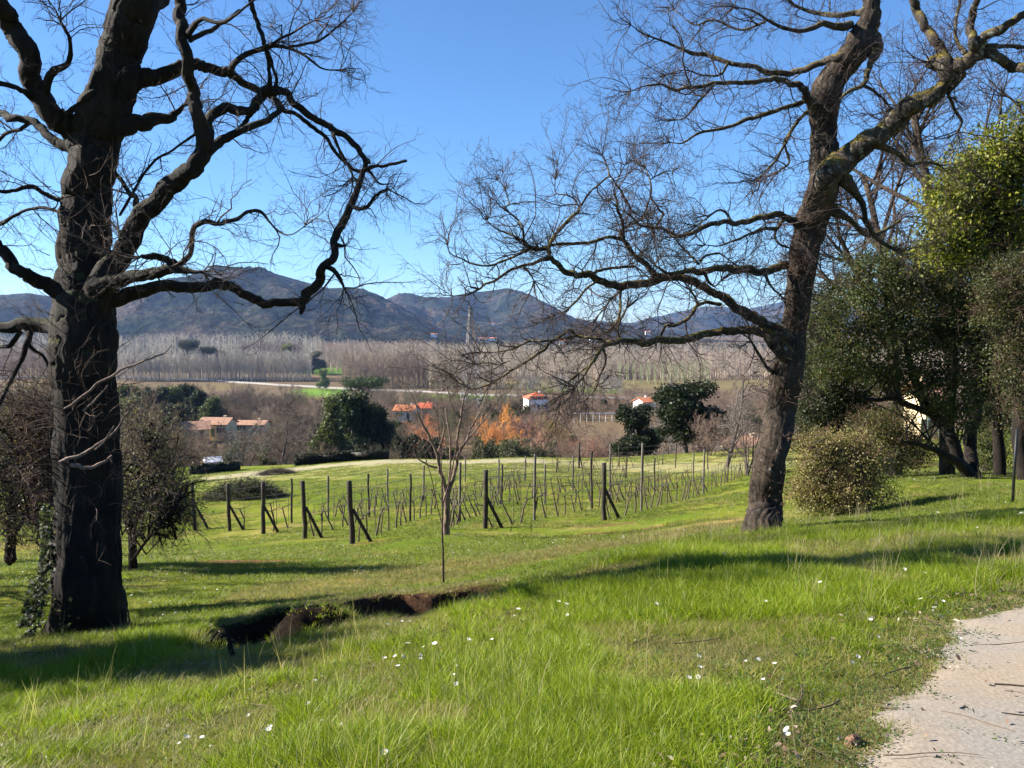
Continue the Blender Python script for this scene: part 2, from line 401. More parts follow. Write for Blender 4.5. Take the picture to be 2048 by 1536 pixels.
obj('ground', mesh_np('ground', V, [q], ground_colour(GX, GY, GZ).reshape(-1, 3)), gm, kind='structure')

# the gravel path at the lower right
px = np.arange(-1.2, 9, .05); py = np.arange(-5, 8.5, .05)
PX, PY = np.meshgrid(px, py); inside = path_sd(PX, PY) > 0
ii = np.arange(PX.size).reshape(PX.shape); ok = inside[:-1, :-1] & inside[1:, 1:] & inside[1:, :-1] & inside[:-1, 1:]
q = np.stack([ii[:-1, :-1], ii[:-1, 1:], ii[1:, 1:], ii[1:, :-1]], -1)[ok]
PZ = gh(PX, PY) + .004 + .018 * sst(0, .15, path_sd(PX, PY)) + .008 * (fbm(PX * 9, PY * 9, 81) - .45)
used, inv = np.unique(q, return_inverse=True)
pm, nt, b = mat('path_gravel')
vo = N(nt, 'ShaderNodeTexVoronoi', Scale=55); g = nt.nodes.new('ShaderNodeNewGeometry'); nt.links.new(g.outputs['Position'], vo.inputs['Vector'])
c = mix(nt, ramp(nt, geo_pos(nt, 1.3, 4), [(.35, (0, 0, 0)), (.65, (1, 1, 1))]), (.215, .195, .17), (.25, .20, .145))
c = mix(nt, ramp(nt, geo_pos(nt, 60, 4, .8), [(.4, (0, 0, 0)), (.6, (1, 1, 1))]), mix(nt, 1.0, c, (.78, .77, .76), 'MULTIPLY'), c)
c = mix(nt, .14, c, mix(nt, 1.0, c, ramp(nt, vo.outputs['Color'], [(.1, (.3, .3, .3)), (.9, (1.3, 1.3, 1.3))]), 'MULTIPLY'))
nt.links.new(c, b.inputs['Base Color']); b.inputs['Roughness'].default_value = .95
bp = N(nt, 'ShaderNodeBump', Strength=.25, Distance=.006); nt.links.new(vo.outputs['Distance'], bp.inputs['Height']); nt.links.new(bp.outputs[0], b.inputs['Normal'])
obj('path', mesh_np('path', np.stack([PX, PY, PZ], -1).reshape(-1, 3)[used], [inv.reshape(-1, 4)]), pm, kind='structure')

# road along the valley floor
def ribbon(name, pl, w, lift, m, n=160, kind='structure'):
    pl = np.array(pl); t = np.linspace(0, len(pl) - 1, n)
    x = np.interp(t, range(len(pl)), pl[:, 0]); y = np.interp(t, range(len(pl)), pl[:, 1])
    d = unit(np.stack([np.gradient(x), np.gradient(y)], 1)); nx, ny = -d[:, 1], d[:, 0]; z = gh(x, y) + lift
    L = np.stack([x - nx * w, y - ny * w, z], 1); Rr = np.stack([x + nx * w, y + ny * w, z], 1)
    Lb, Rb = L.copy(), Rr.copy(); Lb[:, 2] -= lift + 1.5; Rb[:, 2] -= lift + 1.5; Lb[:, 1] -= 1.5 * lift; Rb[:, 1] += 1.5 * lift
    V = np.concatenate([Lb, L, Rr, Rb]); i = np.arange(n - 1)
    q = np.concatenate([np.stack([i + k * n, i + 1 + k * n, i + 1 + (k + 1) * n, i + (k + 1) * n], 1) for k in range(3)])
    return obj(name, mesh_np(name, V, [q], smooth=False), m, kind=kind)
M_ROAD = plain('pale_road', (.26, .245, .22), .9, .15, .05)
ribbon('road', [at(u, y)[:2] for u, y in ((-500, 800), (240, 790), (400, 755), (560, 690), (680, 655), (840, 620), (980, 560), (1140, 530), (1300, 530), (1600, 540), (2300, 560))], 2.2, 1.0, M_ROAD)

# ---------------------------------------------------------------- hills beyond the valley
def hills(name, prof, y0, D, seed, amp, mt, zb=-50):
    us = np.arange(-1500, 3600, 5.0); vs = np.interp(us, [p[0] for p in prof], [p[1] for p in prof]) + 3.2 * (fbm(us / 34, us * 0, seed, 4) - .47)
    crest = np.array([P(u, v, D)[2] for u, v in zip(us, vs)])
    s = np.concatenate([np.linspace(0, 1, 150), np.linspace(1, 1.9, 14)[1:]])
    U, S = np.meshgrid(us, s); CR = np.broadcast_to(crest, U.shape)
    Y = y0 + (D - y0) * S; X = (U - 1024) / F * Y
    e = np.clip(S, 0, 1)
    rid = 1 - np.abs(2 * fbm(X / 520 + .5 * e, Y / 1500, seed + 9, 5) - 1) * 1.8
    Z = zb + (CR - zb) * np.where(S <= 1, e ** .92, 1 - (S - 1) * .8) + amp * (rid - .5) * 4 * e * (1 - e) * np.clip((CR - zb) / 200, .2, 1.2)
    Z += (14 * (fbm(X / 90, Y / 90, seed + 3, 4) - .45) + 9 * (rng.random(U.shape) - .5)) * np.minimum(1, 5 * e * (1.02 - e))
    i = np.arange(U.size).reshape(U.shape); q = np.stack([i[:-1, :-1], i[:-1, 1:], i[1:, 1:], i[1:, :-1]], -1).reshape(-1, 4)
    return obj(name, mesh_np(name, np.stack([X, Y, Z], -1).reshape(-1, 3), [q]), mt, kind='structure'), (us, Y, Z)
def hill_mat(name, a_, b_, c_):
    m, nt, b = mat(name)
    f = geo_pos(nt, .004, 6, .65); f2 = geo_pos(nt, .035, 5, .8)
    c = ramp(nt, f, [(.38, a_), (.5, b_), (.62, c_)])
    c = mix(nt, ramp(nt, f2, [(.4, (0, 0, 0)), (.6, (1, 1, 1))]), mix(nt, 1.0, c, (.3, .3, .35), 'MULTIPLY'), mix(nt, 1.0, c, (1.6, 1.55, 1.4), 'MULTIPLY'))
    nt.links.new(c, b.inputs['Base Color']); b.inputs['Roughness'].default_value = 1; b.inputs['Specular IOR Level'].default_value = 0
    bp = N(nt, 'ShaderNodeBump', Strength=1, Distance=9); nt.links.new(f2, bp.inputs['Height']); nt.links.new(bp.outputs[0], b.inputs['Normal'])
    return m
M_HILL = hill_mat('wooded_hill', (.010, .015, .010), (.024, .026, .018), (.060, .046, .036))
hills('hills', [(-1500, 610), (-300, 570), (0, 590), (60, 586), (120, 596), (240, 588), (330, 566), (400, 546), (440, 537), (480, 535), (530, 541), (600, 560), (660, 577), (700, 575), (730, 579), (770, 600), (820, 625), (900, 668), (960, 690), (3600, 700)], 1750, 3000, 5, 105, M_HILL)
hills('hills', [(-1500, 660), (500, 660), (700, 625), (780, 600), (800, 593), (825, 592), (850, 601), (900, 594), (945, 585), (1010, 583), (1060, 593), (1100, 613), (1150, 637), (1200, 646), (1260, 655), (1400, 672), (1700, 690), (3600, 690)], 2400, 4200, 17, 120, M_HILL)
hills('hills', [(-1500, 650), (900, 650), (1150, 648), (1200, 643), (1260, 648), (1300, 638), (1360, 626), (1430, 612), (1500, 618), (1600, 600), (1750, 590), (1900, 600), (2100, 580), (3600, 600)], 4800, 7500, 29, 130, M_HILL)
# ---------------------------------------------------------------- branching
def grow(S, D, L, R0, k, wig, trop=(0, 0, 0), curl=0.0, taper=.25, rg=rng):
    """n shoots: starts S, directions D, lengths L, base radii R0, k points each"""
    n = len(S); S = np.asarray(S, float); d = unit(np.asarray(D, float)); step = (np.asarray(L, float) / (k - 1))[:, None]
    pts = np.empty((n, k, 3)); pts[:, 0] = S; trop = np.asarray(trop, float)
    bend = unit(rg.normal(size=(n, 3))) * curl
    for i in range(1, k):
        d = unit(d + wig * rg.normal(size=(n, 3)) + trop + bend)
        pts[:, i] = pts[:, i - 1] + d * step
    rad = np.asarray(R0, float)[:, None] * np.linspace(1, taper, k)[None]
    return pts, rad
def spawn(pts, rad, m, t0, t1, ang, lr, rr, lens=None, jit=.35, rg=rng, rmin=0):
    """m children on each shoot -> starts, directions, lengths, radii"""
    n, k, _ = pts.shape
    t = (t0 + (t1 - t0) * (np.arange(m) + rg.random((n, m))) / m) * (k - 1)
    i = np.minimum(t.astype(int), k - 2); f = (t - i)[..., None]; ni = np.arange(n)[:, None]
    S = pts[ni, i] * (1 - f) + pts[ni, i + 1] * f; T = unit(pts[ni, i + 1] - pts[ni, i])
    r = rad[ni, i] * (1 - f[..., 0]) + rad[ni, i + 1] * f[..., 0]
    rnd = rg.normal(size=(n, m, 3)); perp = unit(rnd - (rnd * T).sum(-1, keepdims=True) * T)
    a = ang * (1 + jit * rg.normal(size=(n, m, 1))); D = T * np.cos(a) + perp * np.sin(a)
    if lens is None: lens = np.linalg.norm(pts[:, 1:] - pts[:, :-1], axis=-1).sum(1)
    Lc = lens[:, None] * lr * (.5 + .9 * rg.random((n, m))) * (1 - .45 * t / (k - 1))
    return S.reshape(-1, 3), D.reshape(-1, 3), Lc.reshape(-1), np.maximum(r.reshape(-1) * rr, rmin)
def catmull(p, sub):
    p = np.asarray(p, float); q = np.concatenate([2 * p[:1] - p[1:2], p, 2 * p[-1:] - p[-2:-1]]); out = []
    for i in range(1, len(q) - 2):
        t = np.linspace(0, 1, sub, endpoint=False)[:, None]
        a, b_, c_, d_ = q[i - 1], q[i], q[i + 1], q[i + 2]
        out.append(.5 * (2 * b_ + (c_ - a) * t + (2 * a - 5 * b_ + 4 * c_ - d_) * t ** 2 + (3 * b_ - a - 3 * c_ + d_) * t ** 3))
    out.append(p[-1:]); return np.concatenate(out)
def trace(pl, d0, lean=0.0, wob=.25, sub=5, seed=0, made=None):
    """limb from its outline in the photo: real distance d0 (+ lean over its length), real radii"""
    rg = np.random.default_rng(seed + 100); n = len(pl)
    dd = d0 + lean * np.linspace(0, 1, n) + np.concatenate([[0], np.cumsum(rg.normal(size=n - 1) * wob * .3)])
    if made:                                               # join the wood it springs from, in depth too
        q0 = P(pl[0][0], pl[0][1], 1.0) - [0, 0, EYE]; best = (1e9, None)
        for mp, mr in made:
            pr = np.stack([mp[:, 0] / mp[:, 1], (mp[:, 2] - EYE) / mp[:, 1]], 1); ds_ = np.hypot(pr[:, 0] - q0[0], pr[:, 1] - q0[2]) / np.maximum(mr / mp[:, 1], 4 / F); k_ = np.argmin(ds_)
            if ds_[k_] < best[0]: best = (ds_[k_], mp[k_, 1])
        if best[0] < 1.8: dd = dd + (best[1] - dd[0]) + (.0 if best[0] < 1.8 else 0)
    a = np.array([[*P(u, v, d), r / F * d] for (u, v, r), d in zip(pl, dd)])
    c = catmull(a, sub); jj = rg.normal(size=(len(c), 3)); jj = (jj + np.roll(jj, 1, 0) + np.roll(jj, -1, 0)) / 3; jj[:sub] = 0; c[:, :3] += jj * np.minimum(c[:, 3:4], .05) * .42
    c[:, 3] = np.maximum(c[:, 3], .001)
    return c[:, :3], c[:, 3]
def knobbly(g, pts, rad, sides=14, amp=.12, furrow=.06, seed=0, col=None, flare=0):
    """a thick limb with furrowed, lumpy bark in the mesh itself"""
    rg = np.random.default_rng(seed)
    if not flare:      # the limb's root narrows inside the wood it springs from
        T0 = unit(pts[:1] - pts[1:2]); pts = np.concatenate([pts[:1] + T0 * rad[0] * .9, pts[:1] + T0 * rad[0] * .4, pts]); rad = np.concatenate([[rad[0] * .25, rad[0] * .75], rad])
    k = len(pts)
    t = unit(np.gradient(pts, axis=0)); m = unit(pts[-1] - pts[0]); ref = np.array([0, 1., 0]) if abs(m[1]) < .8 else np.array([1., 0, 0])
    a = unit(np.cross(t, ref)); b_ = np.cross(t, a); th = np.arange(sides) / sides * 2 * np.pi
    ln = np.concatenate([[0], np.cumsum(np.linalg.norm(np.diff(pts, axis=0), axis=1))])
    TH, LN = np.meshgrid(th, ln); Rm = rad[:, None]
    cx, cy = np.cos(TH) * 1.5 + seed * 7, np.sin(TH) * 1.3
    lump = fbm(cx + LN / np.maximum(rad.mean(), .02) * .35, cy + 3 + LN / np.maximum(rad.mean(), .02) * .2, seed, 3) - .44
    fr = fbm(np.minimum(TH, 2 * np.pi - TH) * 3.4 * sides / 24 + .8 * lump, LN * 1.6 + 9, seed + 2, 3); fr = np.abs(fr - .45)
    fr = .5 * (fr + fr[:, ::-1][:, np.r_[sides - 1, 0:sides - 1]]) if False else fr
    rr = Rm * (1 + amp * 2 * lump - furrow * 2 + furrow * 7 * np.minimum(fr, .25))
    V = pts[:, None] + (a[:, None] * np.cos(TH)[..., None] + b_[:, None] * np.sin(TH)[..., None]) * rr[..., None]
    if flare:
        w = np.clip(1 - ln / flare, 0, 1) ** 2.2; lob = .10 + .22 * np.clip(np.sin(th * 3 + seed) + .5 * np.sin(th * 5 + 1), 0, 2)
        V += (a[:, None] * np.cos(TH)[..., None] + b_[:, None] * np.sin(TH)[..., None]) * (w[:, None] * lob[None] * rad[0])[..., None]
    i = np.arange(k * sides).reshape(k, sides)
    q = np.stack([i[:-1], np.roll(i, -1, 1)[:-1], np.roll(i, -1, 1)[1:], i[1:]], -1).reshape(-1, 4)
    g.add(V.reshape(-1, 3), [q, i[-1][None], i[0][None, ::-1]], col)

def thin(pts, rad, mn):
    """keep the slender stretches of a limb for twigs"""
    return rad < mn
def twigs(g, limbs, per_m, L1, ang=.9, n2=5, n3=4, r1=.004, rm=.0016, rcap=.06, trop=(0, 0, .02), col=(1, 1, 1), seed=3, l2=.55, l3=.55, wig=.16, tip=.35, sparse=()):
    """fine twigs springing from the limbs: three orders"""
    rg = np.random.default_rng(seed); S = []; D = []; L = []; R1 = []
    for li, (pts, rad) in enumerate(limbs):
        seg = np.linalg.norm(np.diff(pts, axis=0), axis=1); T = unit(np.diff(pts, axis=0)); tot = seg.sum(); cum = np.concatenate([[0], np.cumsum(seg)])
        n = int(tot * per_m * (.12 if li in sparse else 1) + rg.random())
        for s in rg.random(n) * tot:
            i = min(np.searchsorted(cum, s) - 1, len(seg) - 1); i = max(i, 0); f = (s - cum[i]) / max(seg[i], 1e-6); r = rad[i]
            if r > rcap * (.4 + .9 * rg.random()): continue
            q = rg.normal(size=3); q -= q.dot(T[i]) * T[i]; q /= np.linalg.norm(q)
            a_ = ang * (1 + .3 * rg.normal()); D.append(T[i] * math.cos(a_) + q * math.sin(a_)); S.append(pts[i] * (1 - f) + pts[i + 1] * f)
            L.append(L1 * (.35 + 1.1 * rg.random())); R1.append(min(r1 * (.7 + .8 * rg.random()), r * .8))
        # the limb's own tip goes on as a spray
        for j in range(0 if li in sparse else 3):
            S.append(pts[-1]); D.append(T[-1] + .5 * rg.normal(size=3)); L.append(L1 * (.5 + tip)); R1.append(min(r1, rad[-1]))
    if not S: return
    p1, a1 = grow(S, D, np.array(L), np.array(R1), 7, wig, trop, .05, .3, rg); g.tubes(p1, a1, 4, col)
    p2, a2 = grow(*spawn(p1, a1, n2, .12, 1, .75, l2, .6, rg=rg, rmin=rm), 5, wig, trop, .06, .35, rg); g.tubes(p2, a2, 3, col)
    p3, a3 = grow(*spawn(p2, a2, n3, .1, 1, .7, l3, .7, rg=rg, rmin=rm * .8), 4, wig, trop, .05, .5, rg); g.tubes(p3, a3, 3, col)
    return p2, p3

# ---------------------------------------------------------------- the old oak at the left
OD = 8.0
L_OAK = [  # (outline, distance shift, lean, thick?)
 ([(176,1283,78),(176,1230,76),(175,1150,71),(174,1000,68),(176,850,67),(172,740,66),(168,660,66),(168,600,62),(170,550,56),(171,480,52),(172,404,50),(180,340,47),(192,283,49),(205,230,50),(228,161,46),(248,81,44),(270,0,46),(285,-90,42),(290,-230,36),(275,-380,28),(300,-520,18)], 0, .5),
 ([(190,640,50),(200,581,46),(242,509,36),(283,436,33),(343,375,31),(388,335,29),(412,291,29),(400,242,23),(388,182,20),(371,121,19),(359,52,19),(357,0,18),(350,-90,16),(365,-200,12),(350,-300,8)], -.15, -1.2),
 ([(172,300,44),(150,262,36),(101,226,30),(73,178,27),(52,105,26),(24,52,25),(0,5,24),(-40,-70,22),(-90,-190,17),(-120,-300,12)], 0, -.9),
 ([(230,190,34),(275,161,24),(315,153,19),(355,139,16),(392,131,13),(428,139,12),(460,145,11),(484,166,10),(509,182,9.5),(537,190,7.5),(565,218,6),(589,226,5),(622,250,5),(654,279,4.5),(678,311,4),(702,335,4),(723,347,4)], .1, .9),
 ([(412,291,18),(416,262,14),(420,242,11),(436,220,11),(464,214,11),(493,222,9.5),(513,202,10),(537,182,10),(561,178,8.5),(581,198,7.5),(606,222,7.5),(646,246,7),(678,266,6.5),(706,287,6),(723,311,5.5),(731,331,5.5),(725,347,6),(715,371,7),(702,412,8),(682,452,9),(670,480,8.5),(668,513,8.5),(650,533,9),(634,561,10),(618,585,10),(604,604,10)], -.3, .6),
 ([(190,606,32),(226,597,25),(283,581,18),(343,573,15),(404,569,13),(436,565,13.5),(468,577,12),(505,597,12),(533,606,11),(573,606,11),(602,608,11),(603,628,4)], .15, .45),
 ([(412,300,16),(444,283,10),(497,258,8),(537,238,7),(565,218,6)], -.4, .5),
 ([(465,270,7),(486,250,5.5),(500,228,5),(516,216,4)], -.5, .3),
 ([(285,0,40),(310,-10,30),(335,-30,24),(390,-110,18),(430,-200,13)], .1, .7),
 ([(228,250,34),(266,250,21),(291,238,17),(323,238,12),(351,226,8),(367,210,4)], 0, .5),
 ([(200,575,26),(242,561,16),(283,553,13),(331,541,12),(363,541,8),(404,543,3)], -.3, -.5),
 ([(300,552,11),(347,529,9),(330,519,8),(305,513,7),(279,513,4)], -.35, -.2),
 ([(331,541,8),(347,529,7),(380,509,6),(384,468,6),(404,446,6),(436,446,5),(472,438,4.5),(497,424,4),(521,422,4),(537,440,2.5),(553,460,2),(581,470,1.4),(610,452,1)], -.45, -.6),
 ([(150,585,26),(117,578,21),(81,565,16),(44,545,14),(16,521,13),(-2,496,13),(-40,470,12),(-110,440,9),(-170,380,6)], 0, -.8),
 ([(130,655,22),(95,653,18),(50,650,15),(0,658,13),(-60,655,11),(-130,640,8)], .2, .8),
 ([(60,660,10),(57,677,7),(44,721,5),(20,762,4.5),(0,810,3.5),(-14,850,2)], .4, -.3),
 ([(57,677,5),(61,693,4),(89,717,3.5),(105,754,2.5),(112,790,1.5)], .4, .3),
 ([(40,665,6),(20,690,5),(-10,700,4),(-40,740,3)], .4, .3),
 ([(135,400,9),(121,400,6),(89,388,5),(61,375,5),(24,382,4),(0,382,4),(-50,370,3)], 0, -.4),
 ([(135,430,7),(121,424,4),(85,416,3.5),(52,420,3.5),(20,436,4),(0,448,5),(-40,470,4)], 0, .5),
 ([(165,305,13),(135,292,13),(101,275,10),(65,242,8),(24,238,8),(0,230,8),(-60,215,6)], .1, .6),
 ([(66,196,9),(40,178,6),(0,168,6),(-50,172,4)], .1, -.5),
 ([(65,242,5),(40,258,4),(10,270,4),(-30,300,3)], .1, .5),
 ([(88,210,8),(100,150,9),(135,125,6),(140,80,4),(120,40,3)], -.3, -.6),
 ([(122,240,8),(150,215,7),(178,196,7),(200,180,8)], .3, .3),
 ([(283,425,10),(275,412,7),(268,392,5.5),(258,384,5),(240,360,4.5),(230,345,4),(222,320,2)], -.3, .4),
 ([(250,470,8),(245,470,8),(240,478,5),(236,462,3)], -.2, .1),
 ([(440,146,9),(460,137,8),(476,121,6.5),(509,101,5.5),(541,93,5),(573,95,4),(606,109,3),(646,137,2),(680,140,1)], .6, -.6),
 ([(541,93,4),(560,78,3),(585,65,2.5),(610,50,2),(630,40,1.4)], .5, -.6),
 ([(573,95,3),(620,86,3),(646,77,2.5),(680,50,2),(706,24,1.1)], .5, .5),
 ([(541,184,7),(539,160,5),(537,133,4.5),(533,100,4.5),(529,85,4.5),(520,60,5),(513,40,5),(501,0,5),(495,-60,4)], -.1, -.5),
 ([(549,178,5),(553,161,4),(545,130,3),(537,105,3),(530,92,3)], 0, .2),
 ([(374,72,7),(400,40,5),(440,45,4),(470,30,3),(520,-10,2)], -.2, -.5),
 ([(380,80,6),(420,60,5),(455,42,4),(480,20,3)], .5, .5),
 ([(725,347,5),(731,337,4.5),(745,332,4),(767,332,3.5),(795,326,3.4),(813,322,3)], .1, .05),
 ([(728,340,3.5),(739,343,3),(759,367,2.2),(787,368,1.2)], .1, .2),
 ([(739,326,3.5),(735,318,3),(727,330,4)], .1, 0),
 ([(704,413,5),(720,418,4.5),(735,412,4),(745,398,3.5),(751,392,3),(762,384,2.5),(775,377,1.6)], .1, .15),
 ([(655,534,6),(668,541,5.5),(678,553,5),(684,566,4),(688,575,2.5)], .1, .1),
 ([(672,488,4),(684,492,3.5),(690,490,2)], .1, 0),
 ([(664,262,4),(672,284,3.4),(686,311,3.2),(698,335,3),(706,352,2.2)], 0, -.1),
 ([(240,430,3),(300,330,3),(345,300,2.5),(390,268,3)], .4, .3),
]
def oak(name, loc, limbs, dist, thick, label, cat, group, mt, mtw, tw, extra=None, flare=1.0, seed=1, sc=()):
    root = empty(name, loc, label, cat, group); g = Geo(); gb = Geo(); L = []; off = np.array(loc)
    for j, (pl, ds, lean) in enumerate(limbs):
        pts, rad = trace(pl, dist + ds, lean, .25 * dist / 8, 9 if j < 3 else 5, seed + j, L)
        rad = rad * (sc[j] if j < len(sc) else .92); L.append((pts, rad)); big = max(p[2] for p in pl) >= thick
        p = pts - off
        if j == 0: knobbly(g, p, rad, 72, .10, .055, seed, flare=flare)
        elif big: knobbly(gb, p, rad, 28, .20, .06, seed + j)
        else: knobbly(gb, p, rad, 9, .32, .03, seed + j)
    tr = g.build('trunk', mt, root); br = gb.build('limb', M_OAK3 if mt is M_OAK2 else mt, root)
    gt = Geo(); LL = [(p - off, r) for p, r in L]
    for kw in tw: twigs(gt, LL, **kw)
    if extra: extra(gt, root, off)
    gt.build('twigs', mtw, root, kind='stuff')
    return root, L
SPA = (4, 5, 7, 30, 31, 32, 33, 34, 35, 36)
base = hit(176, 1275)
def left_extra(g, root, off):
    rg = np.random.default_rng(9)
    # pale water shoots springing from the bole
    n = 150; v = rg.choice([rg.uniform(760, 960), 0], n); S = []; D = []; L = []
    for j in range(n):
        v = rg.uniform(740, 1120) if j < 110 else rg.uniform(250, 740); s = rg.choice([-1, -1, 0, 0, 1]); r = 67 / F * OD
        th = rg.uniform(-math.pi, 0)
        c = P(174, v, OD + .02); S.append(c + np.array([math.cos(th) * r * .95, math.sin(th) * r * .95, 0]) - off)
        D.append([math.cos(th) * .8 + .35 * rg.normal(), math.sin(th) * .7, rg.uniform(-.2, .9)]); L.append(rg.uniform(.15, .75))
    p1, a1 = grow(S, D, np.array(L), np.full(n, .0042), 7, .16, (0, 0, .05), .06, .35, rg); g.tubes(p1, a1, 4, (1.9, 1.8, 1.6))
    p2, a2 = grow(*spawn(p1, a1, 4, .2, 1, .7, .5, .6, rg=rg, rmin=.0016), 5, .18, (0, 0, .05), .05, .4, rg); g.tubes(p2, a2, 3, (1.8, 1.7, 1.5))
    # curved long shoots across the front
    for pl in ([(128,818,3),(150,806,4),(175,785,4),(200,765,4),(225,752,4),(245,740,3.5),(275,728,3),(310,714,2.5),(330,706,2),(345,690,1.3)],
               [(118,925,4),(135,918,5),(160,912,5),(185,895,4.5),(215,875,4),(232,860,3.5),(245,838,3),(265,815,2),(280,800,1.3)],
               [(140,930,6),(165,932,6),(185,934,5),(205,925,4.5),(225,912,3.5)], [(165,822,2.5),(185,806,3),(205,785,2.5),(215,770,2)], [(190,900,2.5),(212,880,2.5),(228,852,2)]):
        pts, rad = trace(pl, OD - .55, .15, .02, 4, 5); g.tubes(pts - off, rad * .7, 5, (2.6, 2.5, 2.3))
    # ivy climbing the left edge of the foot
    gi = Geo(); n = 2600
    h = rg.random(n) ** 2.0 * 1.25; th = rg.normal(size=n) * .55 + math.pi * 1.17
    zc = base[2] + h; rr = .36 + .14 * np.clip(1 - h / .8, 0, 1) ** 2 + rg.random(n) * .05 * (1 + 1.5 * (h < .5)); keep = fbm(th * 4, h * 2.2, 6) > .44 + .05 * h
    ax = np.interp(zc, [base[2], base[2] + 3], [P(176, 1275, OD)[0], P(170, 700, OD)[0]])
    C_ = np.stack([ax + np.cos(th) * rr, OD + np.sin(th) * rr, zc], 1)[keep] - off
    m = len(C_); A = unit(rg.normal(size=(m, 3)) + [0, 0, -.6]); B = unit(np.cross(A, rg.normal(size=(m, 3)) + np.stack([np.cos(th[keep]), np.sin(th[keep]), 0 * h[keep]], 1) * 1.5)); s = rg.uniform(.012, .03, (m, 1))
    gi.quads(C_, A * s, B * s * .85, np.where(rg.random((m, 1)) < .25, [[.13, .13, .10]], [[.045, .06, .03]]) * rg.uniform(.6, 1.4, (m, 1)))
    gi.build('ivy', M_LEAF, root, kind='stuff', label='ivy on the foot of the bole')
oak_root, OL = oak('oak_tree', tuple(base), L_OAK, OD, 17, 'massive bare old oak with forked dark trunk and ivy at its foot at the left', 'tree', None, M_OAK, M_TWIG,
    [dict(per_m=.5, L1=.9, n2=6, n3=4, r1=.008, rm=.002, rcap=.08, seed=2, wig=.26, sparse=SPA), dict(per_m=5.5, sparse=SPA, L1=.6, n2=6, n3=4, r1=.0055, rcap=.05, seed=3, wig=.33), dict(per_m=4.5, sparse=SPA, L1=.42, n2=5, n3=4, r1=.004, rcap=.25, seed=4, wig=.34)], left_extra, .6, 1, (.95, .62, .78, .85, .95, .8))

